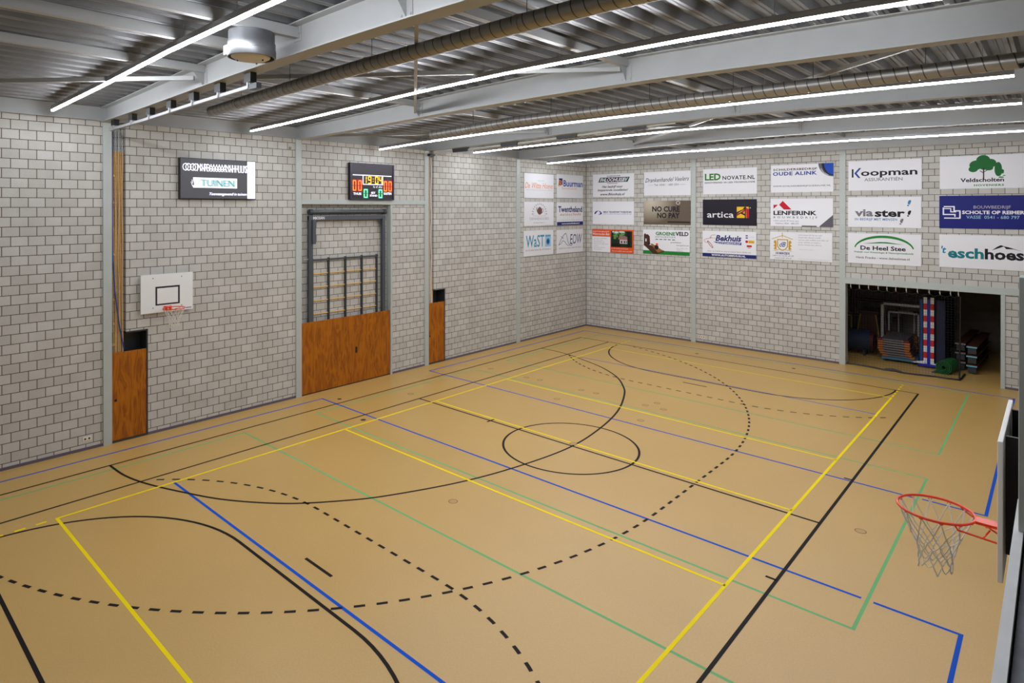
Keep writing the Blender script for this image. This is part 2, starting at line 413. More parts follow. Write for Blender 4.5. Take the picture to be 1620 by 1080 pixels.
beam_lab = {-4.88: 'grey roof beam farthest from the gallery, above the left-wall signs',
            -9.81: 'grey roof beam carrying the padded ring rail, third from the nearest',
            -14.72: 'grey roof beam crossing mid ceiling right behind the second light strip',
            -19.6: 'nearest visible grey roof beam, carrying the climbing rope rail',
            -24.5: 'grey roof beam straight above the gallery'}
for y in BY:
    b = MB(); N = 40; xs = [W*i/N for i in range(N+1)]
    for xa, xc in zip(xs, xs[1:]):
        for (ya, yc, fa, fb) in ((y-.13, y+.13, lambda x: zb(x), lambda x: zb(x)+.016), (y-.13, y+.13, lambda x: zt(x)-.016, lambda x: zt(x)-.001), (y-.006, y+.006, lambda x: zb(x)+.014, lambda x: zt(x)-.014)):
            b.prism([(xa, ya, fa(xa)), (xc, ya, fa(xc)), (xc, ya, fb(xc)), (xa, ya, fb(xa))], (0, 0, 0), (0, yc-ya, 0))
    tag(b.build('roof_beam', M_steel), beam_lab[y], 'roof beam', 'grey steel roof beams')
spans = [(-24.5, -19.6), (-19.6, -14.72), (-14.72, -9.81), (-9.81, -4.88), (-4.88, -.1)]
bay = ['bay above the gallery', 'second bay over the near court half', 'third bay over the middle of the court', 'fourth bay towards the back wall', 'last bay against the back wall']
side = {5.0: 'left', 10.1: 'middle'}
for k, (ya, yc) in enumerate(spans):
    for x in (5.0, 10.1):
        zc = zt(x)-.15
        t = thing('roof_strut', f'grey steel tie strut, {side[x]} one of the {bay[k]}', 'strut', (x, ya, zc), 0, 'grey struts between the roof beams')
        b = MB(); b.box(-.05, .05, .02, yc-ya-.02, .01, .13); b.build('tube', M_steel, t)
        for e, (yy, sg) in enumerate(((.0, 1), (yc-ya, -1))):
            if k == 4 and e == 1: continue
            b = MB(); b.box(-.1, .1, min(yy+sg*.006, yy+sg*.018), max(yy+sg*.006, yy+sg*.018), -.24, .1)
            for hx in (-.075, .075):
                for hz in (-.2, .06): b.box(hx-.012, hx+.012, min(yy+sg*.018, yy+sg*.03), max(yy+sg*.018, yy+sg*.03), hz-.012, hz+.012)
            b.build('end_plate', M_steel, t)
            b = MB(); b.prism([(0, yy+sg*.018, .01), (0, yy+sg*.2, .01), (0, yy+sg*.018, -.23)], (-.005, 0, 0), (.005, 0, 0)); b.build('gusset', M_steel, t)
def brace(p, q, label):
    b = MB(); b.bar(p, q, .05, .07)
    tag(b.build('wind_brace', M_steel), label, 'brace', 'diagonal wind braces under the roof')
for k, xa, xc in ((1, 5.0, 10.1), (3, 5.0, 10.1)):
    ya, yc = spans[k]
    brace((xa+.03, ya+.17, zt(xa)-.2), (xc-.03, yc-.17, zt(xc)-.2), f'thin diagonal brace left to right, {bay[k]}')
    brace((xc-.03, ya+.17, zt(xc)-.27), (xa+.03, yc-.17, zt(xa)-.27), f'thin diagonal brace right to left, {bay[k]}')
brace((.1, -24.35, 7.36), (4.97, -19.77, 7.44), 'nearly level bright diagonal brace at the upper left')
brace((.1, -14.55, 7.3), (4.97, -9.98, 7.4), 'thin diagonal brace from the left wall to the third roof beam')
brace((15.1, -14.55, 7.56), (10.15, -9.98, 7.62), 'short bright diagonal brace above the right end of the third light strip')
# trimmers round the fan
for x, l in ((6.75, 'left trimmer strut beside the round roof fan'), (7.87, 'right trimmer strut beside the round roof fan')):
    t = thing('roof_strut', l, 'strut', (x, -24.5, zt(x)-.11), 0, 'trimmers round the roof fan')
    b = MB(); b.box(-.05, .05, .02, 4.88, -.07, .07); b.build('tube', M_steel, t)
    b = MB(); b.box(-.09, .09, 4.88, 4.893, -.11, .09); b.box(.05, .075, 4.866, 4.88, -.02, .005); b.build('end_plate', M_steel, t)

# ------------------------------------------------------------------ light strips
def light(y, pts, x0, x1, label):
    f = lambda x: interp(pts, x)
    xs = [x0+(x1-x0)*i/24 for i in range(25)]
    t = thing('light_strip', label, 'light', (x0, y, f(x0)), 0, 'LED light strips hung across the hall')
    P = [(x-x0, 0, f(x)-f(x0)) for x in xs]
    b = MB(); b.sweep(P, [(-.03, .002), (.03, .002), (.03, .075), (.022, .085), (-.022, .085), (-.03, .075)]); b.build('housing', M_alu, t)
    b = MB(); b.sweep([(p[0], p[1], p[2]) for p in P], [(-.026, -.018), (-.018, -.027), (.018, -.027), (.026, -.018), (.026, .0015), (-.026, .0015)]); b.build('diffuser', M_glow, t)
    n = 10
    for i in range(n):
        x = x0+.35+(x1-x0-.7)*i/(n-1)
        b = MB(); b.tube([(x-x0, 0, f(x)-f(x0)+.07), (x-x0, 0, zt(x)-f(x0)+.0)], .004, 6)
        b.box(x-x0-.02, x-x0+.02, -.034, .034, f(x)-f(x0)+.075, f(x)-f(x0)+.1); b.build('hanger', M_alu, t)
light(-20.75, [(.52, 7.28), (3.5, 7.36), (6.49, 7.47), (9.27, 7.51), (12, 7.47), (14.8, 7.38)], .52, 14.8, 'nearest glowing LED strip, steep at the upper left beside the round fan')
light(-16.45, [(.6, 7.23), (2.6, 7.28), (4.45, 7.34), (6.8, 7.42), (9.08, 7.46), (11.85, 7.45), (13.48, 7.42), (14.8, 7.37)], .6, 14.8, 'longest glowing LED strip crossing the middle of the ceiling')
light(-12.2, [(.48, 7.06), (3, 7.155), (5.67, 7.22), (8, 7.24), (9.94, 7.245), (12.87, 7.235), (14.87, 7.2)], .48, 14.87, 'glowing LED strip hugging the underside of the farther round duct')
light(-7.95, [(.45, 7.23), (4.2, 7.325), (8.04, 7.385), (11.99, 7.37), (14.81, 7.32)], .45, 14.81, 'glowing LED strip next to the grey ring rail pads')
light(-3.6, [(.47, 7.07), (3.3, 7.145), (6.08, 7.195), (11.1, 7.215), (14.71, 7.18), (15.1, 7.17)], .47, 15.1, 'farthest glowing LED strip, just above the sponsor signs')

# ------------------------------------------------------------------ spiral ducts
def duct(y, x0, x1, r, dz, label, collars):
    t = thing('round_duct', label, 'air duct', (0, y, 0), 0, 'spiral ducts hung under the roof')
    zc = lambda x: interp(duct_tab, x)+dz
    pitch = .16; n = 24; b = MB(); total = int((x1-x0)/pitch*n)
    A = []; B = []
    for i in range(total+n+1):
        a = 2*PI*(i % n)/n
        for lst, off in ((A, 0), (B, .92*pitch)):
            xx = min(max(x0+i/n*pitch-pitch+off, x0), x1)
            lst.append(len(b.v)); b.v.append((xx, r*math.cos(a), zc(xx)+r*math.sin(a)))
    for i in range(total):
        b.f.append([A[i], A[i+1], B[i+1], B[i]]); b.m.append(0)
        b.f.append([B[i], B[i+1], A[i+n+1], A[i+n]]); b.m.append(1)
    b.build('spiral_pipe', [M_duct, M_seam], t, smooth=True)
    b = MB(); b.tube([(x0-.02, 0, zc(x0)), (x0+.02, 0, zc(x0))], r+.006, 24); b.tube([(x1-.02, 0, zc(x1)), (x1+.0, 0, zc(x1))], r+.004, 24); b.build('end_cap', M_duct, t, smooth=True)
    for x in collars:
        b = MB(); b.tube([(x-.035, 0, zc(x)), (x+.035, 0, zc(x))], r+.008, 24); b.build('collar', M_duct, t, smooth=True)
        b = MB(); b.tube([(x+.1, 0, zc(x)+r), (x+.1, 0, zt(x))], .005, 6); b.build('hanger', M_dark, t)
duct_tab = [(3, 7.21), (5, 7.28), (7.46, 7.35), (10.79, 7.39), (12, 7.39), (15.2, 7.33)]
duct(-18.6, 3.1, W-.05, .105, 0, 'grey spiral duct between the nearest beam and the longest light', [4.2, 5.9, 8.1, 10.9, 13.3])
duct_tab = [(4.2, 7.09), (6.83, 7.18), (9, 7.185), (11.8, 7.178), (13.1, 7.175), (15.2, 7.175)]
duct(-13.5, 4.15, W-.05, .106, 0, 'farther spiral duct running just above the third light strip', [5.4, 7.6, 9.8, 11.3, 12.5, 13.9])

# ------------------------------------------------------------------ roof fan
t = thing('roof_fan', 'round galvanised roof fan drum with a pale grille, beside the nearest light', 'fan', (7.72, -20.2, 7.245))
b = MB(); n = 48
def lathe(b, prof, n=48, mi=0, cx=0, cy=0):
    n0 = len(b.v)
    for r, z in prof:
        for i in range(n): b.v.append((cx+r*math.cos(2*PI*i/n), cy+r*math.sin(2*PI*i/n), z))
    for k in range(len(prof)-1):
        for i in range(n): b.f.append([n0+k*n+i, n0+k*n+(i+1) % n, n0+(k+1)*n+(i+1) % n, n0+(k+1)*n+i]); b.m.append(mi)
lathe(b, [(.29, .33), (.29, .2), (.3, .185), (.3, .1), (.306, .095), (.306, .015), (.3, 0), (.285, 0), (.285, .05)]); b.build('drum', mat('fan_zinc', (120, 122, 126), .4, .6, .15, 5), t, smooth=True)
b = MB(); lathe(b, [(.001, -.035), (.12, -.03), (.2, -.015), (.245, .01), (.25, .03)], 40, 0, -.03, 0)
for a in (.6, 2.2, 4.0): b.box(-.03+.17*math.cos(a)-.008, -.03+.17*math.cos(a)+.008, .17*math.sin(a)-.008, .17*math.sin(a)+.008, -.04, -.01, 1)
b.build('valve_plate', [mat('valve_plate', (225, 221, 214), .5), M_dark], t, smooth=True)
b = MB(); b.box(-.6, -.36, -.1, .06, .12, .25); b.build('motor_box', mat('motor_box_grey', (190, 190, 188), .5), t, bevel=.006)
b = MB(); b.tube([(-.36, 0, .19), (-.29, 0, .19)], .012, 8); b.tube([(-.36, -.02, .22), (-.31, 0, .12)], .008, 8); b.build('control_arm', M_duct, t)

# ------------------------------------------------------------------ climbing ropes and rail
t = thing('rope_rail', 'grey climbing rope rail slung under the nearest roof beam', 'rail', (.3, -19.6, 7.0))
b = MB(); P = [(0, 0, .0), (2, 0, .02), (4, 0, .07), (6.35, 0, .11)]; b.sweep(P, [(-.03, -.025), (.03, -.025), (.03, .025), (-.03, .025)]); b.build('track', M_alu, t)
for x in (.59, 1.65, 2.6, 3.6, 4.57, 5.55, 6.54):
    zz = interp([(0, 7.0), (2.3, 7.02), (4.3, 7.07), (6.65, 7.11)], x)-7.0
    b = MB(); b.box(x-.3-.1, x-.3+.1, -.05, .05, zz+.06, zb(x)-7.0); b.build('bracket', M_black, t)
    b = MB(); b.box(x-.3-.05, x-.3+.05, -.035, .035, zz+.02, zz+.06); b.box(x-.32, x-.28, -.05, -.03, zz-.02, zz+.07); b.build('clamp', M_alu, t)
b = MB(); b.box(6.26, 6.5, -.04, .04, .06, .14); b.build('end_stop', M_dark, t)
def wavy(x, y, z0, z1, n=14, a=.006):
    ph = random.random()*6; return [(x+a*math.sin(ph+i*1.3), y+a*math.cos(ph*1.7+i*1.1), z0+(z1-z0)*i/n) for i in range(n+1)]
place = ['leftmost, next to the column', 'second from the column', 'third from the column', 'fourth from the column', 'fifth from the column', 'rightmost, farthest from the column']
for i in range(6):
    y = -19.44+.037*i; x = -.06+.02*(i % 2)
    t = thing('climbing_rope', f'tan climbing rope tied against the left wall, {place[i]}', 'climbing rope', (x, y, 0), 0, 'climbing ropes gathered by the column')
    b = MB(); b.tube([(p[0], p[1], p[2]) for p in wavy(0, 0, 1.3, 6.55)], .017, 8); b.build('rope', M_tan, t, smooth=True)
    b = MB()
    for k in range(9): b.tube([(0, -.008+.016*(k % 2), 6.52+k*.055), (0, .008-.016*(k % 2), 6.59+k*.055)], .009, 6)
    b.build('chain', M_alu, t)
    if i == 0:
        for z in (6.01, 5.41, 4.78, 4.24, 3.73, 3.21, 2.67, 2.2):
            b = MB(); lathe(b, [(.001, z-.045), (.028, z-.03), (.036, z), (.028, z+.03), (.001, z+.045)], 12); b.build('knot', M_tan, t, smooth=True)
b = MB(); P = [(-.005, -19.475, 7.0), (-.005, -19.475, 5.5), (.0, -19.47, 4.2), (.0, -19.42, 3.4), (-.005, -19.34, 2.7), (-.03, -19.23, 2.1), (-.1, -19.22, 1.9)]
b.tube(P, .012, 8); tag(b.build('hoist_rope', M_bluerope, smooth=True), 'blue hoist rope sagging beside the tan climbing ropes', 'rope')

# ------------------------------------------------------------------ ring rail at third beam
t = thing('ring_rail', 'pale rail with grey pads slung under the third roof beam', 'rail', (.2, -9.65, 7.05))
b = MB(); P = [(x-.2, 0, interp([(0, 7.06), (4, 7.16), (8, 7.3), (9, 7.32)], x)-7.05+.03) for x in (.2, 2, 4, 6, 8, 8.6)]
b.sweep(P, [(-.03, -.02), (.03, -.02), (.03, .03), (-.03, .03)]); b.build('track', M_col, t)
for x0, x1 in ((1.1, 1.8), (3.13, 3.81), (5.16, 5.87), (7.19, 7.91)):
    z0 = interp([(0, 7.02), (1.4, 7.12), (3.5, 7.17), (5.5, 7.24), (7.5, 7.3)], (x0+x1)/2)-7.05
    b = MB(); b.prism([(x0-.2, 0, z0+.075), (x0-.17, 0, z0-.045), (x1-.25, 0, z0-.04), (x1-.2, 0, z0+.09)], (0, -.07, 0), (0, .03, 0)); b.build('pulley_pad', M_dark, t, bevel=.01)
b = MB()
for k in range(40):
    x = .3+k*.2; z0 = interp([(0, 7.03), (8.3, 7.27)], x)-7.05
    b.tube([(x-.2, -.03, z0-.02), (x-.1, -.03, z0+.02), (x, -.03, z0-.02)], .008, 5)
b.build('haul_rope', mat('pale_rope', (206, 190, 172), .9), t)
b = MB(); b.box(-.2, -.02, -.16, .06, -.03, .04); b.build('corner_pulley', M_black, t)
for i, (y, m, l) in enumerate(((-9.71, mat('white_blue_rope', (196, 200, 214), .9, 0, .3, 60), 'white and blue flecked ring rope hanging nearest the column'),
                               (-9.63, mat('tan_white_rope', (202, 178, 150), .9, 0, .3, 60), 'tan ring rope hanging in the middle of the far rope bundle'),
                               (-9.55, mat('white_rope', (214, 210, 208), .9, 0, .2, 60), 'white ring rope hanging right in the far rope bundle'))):
    b = MB(); b.tube([(0, 0, 1.4)]+wavy(.0, 0, 2.0, 6.98, 18, .008), .03, 8); o = b.build('ring_rope', m, smooth=True); o.location = (-.06, y, 0); tag(o, l, 'rope', 'ring ropes hanging by the far column')
b = MB(); b.tube([(-.04, -9.5, 1.5), (-.04, -9.5, 2.6), (-.05, -9.62, 4.5), (-.05, -9.62, 6.9)], .012, 6)
tag(b.build('thin_cord', M_tan), 'thin brown cord running down behind the narrow far door', 'cord')

# ------------------------------------------------------------------ niches and doors in the left wall
def niche_door(y0, y1, top, dtop, hy, hz, label, dlabel):
    t = thing('niche_door', label, 'door', (0, y0, 0))
    w = y1-y0
    b = MB(); f = .03
    b.box(-.4, .012, w-f, w, 0, top); b.box(-.4, .012, .3, w, top-f, top); b.box(-.4, .01, 0, w, .0, .045)
    b.box(-.41, -.395, .0, w, 0, top)
    b.build('frame', M_dark, t)
    b = MB(); b.box(-.025, .004, .012, w-f-.004, .05, dtop); o = b.build('door_leaf', M_wood, t, bevel=.002)
    b = MB(); n = 16
    b.prism([(.0045, hy+.03*math.cos(2*PI*i/n), hz+.03*math.sin(2*PI*i/n)) for i in range(n)], (0, 0, 0), (.002, 0, 0)); b.build('finger_hole', M_black, t)
    return t
niche_door(-19.49, -18.72, 2.47, 2.02, .08, .95, 'narrow varnished wooden door under the tan climbing ropes', '')
niche_door(-9.74, -8.95, 2.5, 2.06, .075, .95, 'narrow varnished wooden door beside the far column, ropes behind it', '')
t = thing('double_wooden_door', 'wide varnished wooden doors in front of the gym wall rig', 'door', (0, -14.63, 0))
b = MB(); b.box(-.03, .004, .02, 1.61, .03, 2.04); b.build('door_leaf', M_wood, t, bevel=.002)
b = MB(); b.box(-.03, .004, 1.614, 3.21, .03, 2.04); b.build('door_leaf', M_wood, t, bevel=.002)
b = MB(); b.box(-.03, .0, 0.005, 3.22, 0, .03); b.box(-.032, -.002, 1.6, 1.62, .03, 2.03); b.build('threshold', M_black, t)
b = MB(); P = [(.0045, 1.9+.036*math.cos(a)*1, 1.0+.045*math.sin(a)+(.055 if math.sin(a) > 0 else -.055)) for a in [2*PI*i/20+.01 for i in range(20)]]
b.prism(P, (0, 0, 0), (.002, 0, 0)); b.build('finger_hole', M_black, t)

# ------------------------------------------------------------------ gym rig in the recess
t = thing('gym_rig', 'dark grey fold-out gym frame with top roller behind the wide wooden doors', 'gym frame', (-.08, -14.35, 0))
WR = 2.79
b = MB(); b.box(-.05, .05, .0, .13, 0, 5.06); b.build('upright', M_gym, t, bevel=.006)
b = MB(); b.box(-.05, .05, WR-.12, WR, 0, 5.04); b.build('upright', M_gym, t, bevel=.006)
b = MB(); b.box(-.04, .04, -.0, WR+.02, 4.93, 5.05); b.build('crossbar', M_gym, t, bevel=.006)
b = MB(); b.tube([(0, .12, 5.17), (0, WR-.02, 5.17)], .055, 20); b.build('roller', M_gym, t, smooth=True)
for y in (.08, WR-.02):
    b = MB(); b.tube([(0, y-.05, 5.16), (0, y+.05, 5.16)], .085, 20); b.build('pulley', M_dark, t, smooth=True)
b = MB(); b.prism([(0, WR-.12, 4.93), (0, WR-.3, 4.93), (0, WR-.12, 4.72)], (-.01, 0, 0), (.01, 0, 0)); b.build('gusset', M_gym, t)
b = MB(); b.box(.05, .1, .09, .2, 4.25, 4.95); b.build('hook_arm', M_gym, t, bevel=.01)
b = MB(); b.box(.05, .1, WR-.16, WR-.06, 4.35, 4.95); b.build('hook_arm', M_gym, t, bevel=.01)
b = MB(); b.tube([(0, -.14, 3.82), (0, 0, 3.82)], .016, 8); b.build('stop_pin', M_alu, t)
# text
def text_mesh(txt, shear=0, bold=0, spacing=1.):
    cu = bpy.data.curves.new('t', 'FONT'); cu.body = txt; cu.size = 1; cu.shear = shear; cu.offset = min(bold+.008, .034); cu.resolution_u = 2; cu.space_character = spacing
    o = bpy.data.objects.new('t', cu); me = bpy.data.meshes.new_from_object(o); bpy.data.objects.remove(o); bpy.data.curves.remove(cu)
    return me
_m = text_mesh('H'); CAP = max(v.co.y for v in _m.vertices); bpy.data.meshes.remove(_m)
def letters(parent, txt, x0, x1, base, cap, m, layer=1, shear=0, bold=0, name='lettering', skew=0, spacing=1., face=-.02):
    me = text_mesh(txt, shear, bold, spacing)
    xs = [v.co.x for v in me.vertices]
    if not xs: return None
    mn, mx = min(xs), max(xs); sx = (x1-x0)/(mx-mn); sy = cap/CAP
    for v in me.vertices:
        X = x0+(v.co.x-mn)*sx; Z = base+v.co.y*sy+skew*(X-x0)
        v.co = (X, face-.0012*layer, Z)
    me.materials.clear(); me.materials.append(m); me.name = name; me.update()
    o = bpy.data.objects.new(name, me); COL.objects.link(o); o.parent = parent
    return o
def poly(parent, polys, m, layer=1, name='logo', face=-.02):
    b = MB(); y = face-.0012*layer
    for p in polys: b.face([(u, y-(len(b.f) % 20)*4e-5, v) for u, v in p])
    me = bpy.data.meshes.new(name); me.from_pydata(b.v, [], b.f); me.materials.append(m)
    o = bpy.data.objects.new(name, me); COL.objects.link(o); o.parent = parent
    return o
def rect(x0, x1, y0, y1): return [(x0, y0), (x1, y0), (x1, y1), (x0, y1)]
def ell(cx, cy, rx, ry, n=24, a0=0, a1=360): return [(cx+rx*math.cos(math.radians(a0+(a1-a0)*i/n)), cy+ry*math.sin(math.radians(a0+(a1-a0)*i/n))) for i in range(n if a1-a0 == 360 else n+1)]
def stroke(pts, w):
    out = []
    for (a, c) in zip(pts, pts[1:]):
        dx, dy = c[0]-a[0], c[1]-a[1]; l = math.hypot(dx, dy) or 1; nx, ny = -dy/l*w/2, dx/l*w/2; ex, ey = dx/l*w*.3, dy/l*w*.3
        out.append([(a[0]+nx-ex, a[1]+ny-ey), (a[0]-nx-ex, a[1]-ny-ey), (c[0]-nx+ex, c[1]-ny+ey), (c[0]+nx+ex, c[1]+ny+ey)])
    return out
def fineprint(parent, x0, x1, y, h, m, layer=1, seed=0):
    """print too small to read in the photo: a row of little strokes"""
    rnd = random.Random(seed+int(x0*100)+int(y*1000)); P = []; x = x0
    while x < x1:
        wlen = rnd.randint(2, 8)
        for _ in range(wlen):
            if x >= x1: break
            hh = h*rnd.choice((.65, .65, .7, 1)); P.append(rect(x, x+h*.18, y, y+hh))
            P.append(rect(x, x+h*.45, y+hh-h*.16, y+hh)); x += h*.62
        x += h*.5
    return poly(parent, P, m, layer, 'small_print')
def flat(name, rgb, rough=.5): return mat('print_'+name, rgb, rough, spec=.25)
K = flat('black', (24, 22, 30)); NV = flat('navy', (30, 38, 110)); GR = flat('grey', (120, 118, 128)); LG = flat('light_grey', (176, 174, 184))
OR = flat('orange', (232, 140, 70)); WH = flat('white', (236, 236, 242)); TE = flat('teal', (30, 140, 180)); LGN = flat('green', (28, 130, 50)); RD = flat('red', (196, 20, 46))
BL = flat('blue', (24, 66, 160)); DG = flat('dark_green', (22, 78, 58)); GO = flat('gold', (196, 156, 42)); YE = flat('yellow', (236, 190, 40)); LB = flat('light_blue', (160, 200, 226))

o = letters(t, 'BOSAN', .2, .52, 4.955, .075, flat('frame_white', (230, 232, 236)), 1, 0, .02)
if o:   # the frame's face looks along +x
    o.rotation_euler = (0, 0, PI/2); o.location = (.02, 0, 0)
o = poly(t, [rect(.14, .17, 4.955, 5.03), rect(.175, .19, 4.97, 5.015)], flat('frame_white', (230, 232, 236))); o.rotation_euler = (0, 0, PI/2); o.location = (.02, 0, 0)

t = thing('wall_bars', 'dark wall bars with pale wooden rungs behind the wide wooden doors', 'wall bars', (-.155, -14.17, 0))
for i, y in enumerate((.0, .56, 1.16, 1.77, 2.35)):
    b = MB(); b.box(-.03, .02, y-.03, y+.03, 0, 3.83); b.build('upright', M_dark, t, bevel=.004)
b = MB(); b.bar((0, -.05, 3.78), (0, 2.4, 3.78), .035, .05); b.build('top_rail', M_gym, t)
for z in (3.38, 2.99, 2.6, 2.22, 1.84, 1.46, 1.08, .7):
    for ya, yc in ((0, .56), (.56, 1.16), (1.16, 1.77), (1.77, 2.35)):
        b = MB(); b.tube([(.0, ya+.035, z), (.0, yc-.035, z)], .017, 8); b.build('rung', M_rung, t, smooth=True)

# ------------------------------------------------------------------ scoreboard and LED screen (left wall, faces +x)
def emis(name, rgb, s): return mat('lit_'+name, rgb, .5, emit=rgb, estr=s)
def panel(name, label, cat, left, loc, w, h, d, m, group=None, bev=.003):
    """flat board; local x right, z up, front face at y=-d"""
    b = MB(); b.box(0, w, -d, 0, 0, h); o = b.build(name, m, bevel=bev)
    o.location = loc
    if left: o.rotation_euler = (0, 0, PI/2)
    return tag(o, label, cat, group)
t = thing('scoreboard', 'black digital scoreboard reading 19:04, standing above the steel lintel', 'scoreboard', (0.0, -13.03, 5.525), PI/2)
b = MB(); b.box(0, 1.7, -.1, 0, 0, 1.11); b.build('case', mat('scoreboard_case', (30, 20, 34), .3), t, bevel=.004)
b = MB()
for r in (rect(0, 1.7, 1.07, 1.11), rect(0, 1.7, 0, .035), rect(0, .06, .035, 1.07), rect(1.65, 1.7, .035, 1.07)): b.prism([(u, -.1, v) for u, v in r], (0, 0, 0), (0, -.02, 0))
b.build('bezel', mat('scoreboard_bezel', (44, 36, 58), .35), t)
F = -.1
SW = emis('score_white', (235, 232, 250), .3)
poly(t, [rect(.1, 1.6, .735, .76), rect(.47, .5, .46, .76), rect(1.23, 1.26, .46, .76), rect(.47, 1.26, .46, .485)], SW, 1, 'divider_line', F)
SEG = {'0': 'abcdef', '1': 'bc', '9': 'abcdfg', '4': 'bcfg'}
def digit(parent, ch, x, y, w, h, tk, m, halo):
    g = tk*.35; X0, X1, Y0, Y1, Ym = x, x+w, y, y+h, y+h/2
    segs = {'a': rect(X0+g, X1-g, Y1-tk, Y1), 'd': rect(X0+g, X1-g, Y0, Y0+tk), 'g': rect(X0+g, X1-g, Ym-tk/2, Ym+tk/2),
            'f': rect(X0, X0+tk, Ym+g, Y1-g), 'b': rect(X1-tk, X1, Ym+g, Y1-g), 'e': rect(X0, X0+tk, Y0+g, Ym-g), 'c': rect(X1-tk, X1, Y0+g, Ym-g)}
    poly(parent, [segs[s] for s in SEG[ch]], m, 3, 'digit', F)
R1 = emis('score_orange', (255, 110, 30), .55); R2 = emis('score_red', (200, 10, 20), .8); A1 = emis('score_amber', (255, 180, 10), .42); G1 = emis('score_green', (110, 255, 180), .38); G2 = emis('score_dgreen', (0, 150, 50), .7)
for x in (.1, .3): digit(t, '0', x, .27, .13, .32, .033, R1, 0)
for x in (1.29, 1.48): digit(t, '0', x, .27, .13, .32, .033, R1, 0)
digit(t, '1', .5, .5, .12, .22, .03, A1, 0); digit(t, '9', .67, .49, .13, .23, .03, A1, 0); digit(t, '0', .94, .49, .13, .23, .03, A1, 0); digit(t, '4', 1.1, .49, .12, .23, .03, A1, 0)
poly(t, [rect(.855, .885, .56, .585), rect(.855, .885, .63, .655)], A1, 3, 'colon', F)
digit(t, '0', .51, .0+.06, .15, .27, .035, G1, 0); digit(t, '0', 1.08, .06, .15, .27, .035, G1, 0)
# red and green filters behind the segments; faint emission paints the digits' glow
for r_ in (rect(.07, .46, .25, .62), rect(1.26, 1.64, .25, .62)): poly(t, [r_], emis('score_redfilter_glow', (120, 0, 10), .2), 1, 'red_filter_glow', F)
for r_ in (rect(.48, .69, .045, .345), rect(1.05, 1.26, .045, .345)): poly(t, [r_], emis('score_greenfilter_glow', (0, 84, 34), .2), 1, 'green_filter_glow', F)
letters(t, 'THUIS', .12, .42, .15, .065, SW, 1, 0, .02, face=F); letters(t, 'GASTEN', 1.28, 1.6, .17, .065, SW, 1, 0, .02, face=F)
letters(t, 'SET', .79, .96, .19, .055, SW, 1, 0, .02, face=F); letters(t, 'STAND', .74, 1.03, .105, .055, SW, 1, 0, .02, face=F)
o = fineprint(t, .88, 1.22, .37, .06, SW); o.location.y = -.08

t = thing('led_screen', 'black LED advertising screen with overlapping white letters, high on the left wall', 'screen', (0.0, -18.02, 5.5), PI/2)
b = MB(); b.box(0, 1.97, -.09, 0, 0, 1.0); b.build('case', mat('screen_case', (20, 20, 24), .4), t, bevel=.004)
F = -.09
b = MB(); b.box(.02, 1.95, -.096, -.09, .02, .985); b.build('display', emis('screen_grey', (70, 70, 76), .12), t)
F = -.096
SWh = emis('screen_white', (240, 238, 255), .26)
for dx in (0, .07): letters(t, 'OONRAAANHUIS', .06+dx, 1.74+dx, .685, .19, SWh, 2, 0, -.012, face=F)
poly(t, [rect(1.73, 1.95, .02, .985)], SWh, 1, 'white_band', F); poly(t, [rect(.32, 1.45, .28, .53)], SWh, 1, 'white_block', F)
poly(t, stroke([(.27, .42), (.3, .33), (.32, .3)], .012)+stroke([(.29, .47), (.31, .38)], .012), SWh, 2, 'logo', F)
for dx in (0, .03): letters(t, 'TUINEN', .5+dx, 1.36+dx, .32, .16, emis('screen_teal', (70, 150, 150), .2), 3, 0, -.012, face=F)
poly(t, [[(.33, .46), (.35, .33), (.31, .36)]], emis('screen_dkteal', (10, 80, 70), .1), 3, 'leaf_mark', F)
for dx in (0, .02): letters(t, 'Toonaangevend in tuinen', .72+dx, 1.7+dx, .1, .07, SWh, 2, .3, -.014, face=F)

# ------------------------------------------------------------------ sponsor boards
def board(left, u0, z0, w, h, label, m=None):
    loc = (.003, u0, z0) if left else (u0, -.003, z0)
    return panel('advertising_board', label, 'sign', left, loc, w, h, .02, m or M_white, 'sponsor boards on the hall walls')
# left wall, two columns
s = board(1, -4.54, 5.67, 2, 1, 'white board with thin orange script, top left of the boards on the left wall')
letters(s, 'De Witte Hoeve', .05, 1.94, .4, .23, OR, 1, .35, -.008); fineprint(s, .9, 1.3, .68, .06, LG); fineprint(s, .12, 1.88, .31, .045, LG)
s = board(1, -2.29, 5.7, 2, 1, 'white board with navy name and orange letter mark, top right on the left wall')
letters(s, 'Buurman', .47, 1.96, .5, .26, BL, 1, 0, .012); fineprint(s, .46, 1.5, .37, .075, OR)
poly(s, [rect(.14, .4, .55, .83)], NV); letters(s, 'B', .07, .34, .5, .25, OR, 2, .2, .0); poly(s, [rect(.38, .41, .36, .5)], OR, 1)
s = board(1, -4.54, 4.55, 2, .97, 'white board with brown teapot emblem, middle row on the left wall')
poly(s, [ell(1.03, .6, .17, .15, 24), ell(1.03, .75, .05, .03, 12)]+stroke([(.87, .56), (.83, .66), (.82, .74)], .04)+stroke([(1.18, .66), (1.25, .7), (1.3, .64), (1.26, .56), (1.16, .52)], .02), flat('teapot', (112, 78, 74)))
pts = []
for k in range(13):
    a = math.radians(15*k); pts += stroke([(1.02+.44*math.cos(a), .48+.38*math.sin(a)), (1.02+.5*math.cos(a), .48+.43*math.sin(a))], .05)
poly(s, pts+stroke([(.58, .4), (1.48, .4)], .012)+stroke(ell(1.02, .42, .38, .34, 18, 0, 180), .01), LG); letters(s, 'DENNENOORD', .37, 1.66, .24, .1, LG, 1, 0, 0); fineprint(s, .6, 1.42, .1, .045, GR)
s = board(1, -2.3, 4.53, 2, .98, 'white board with navy heading and navy bottom band, right column of the left wall')
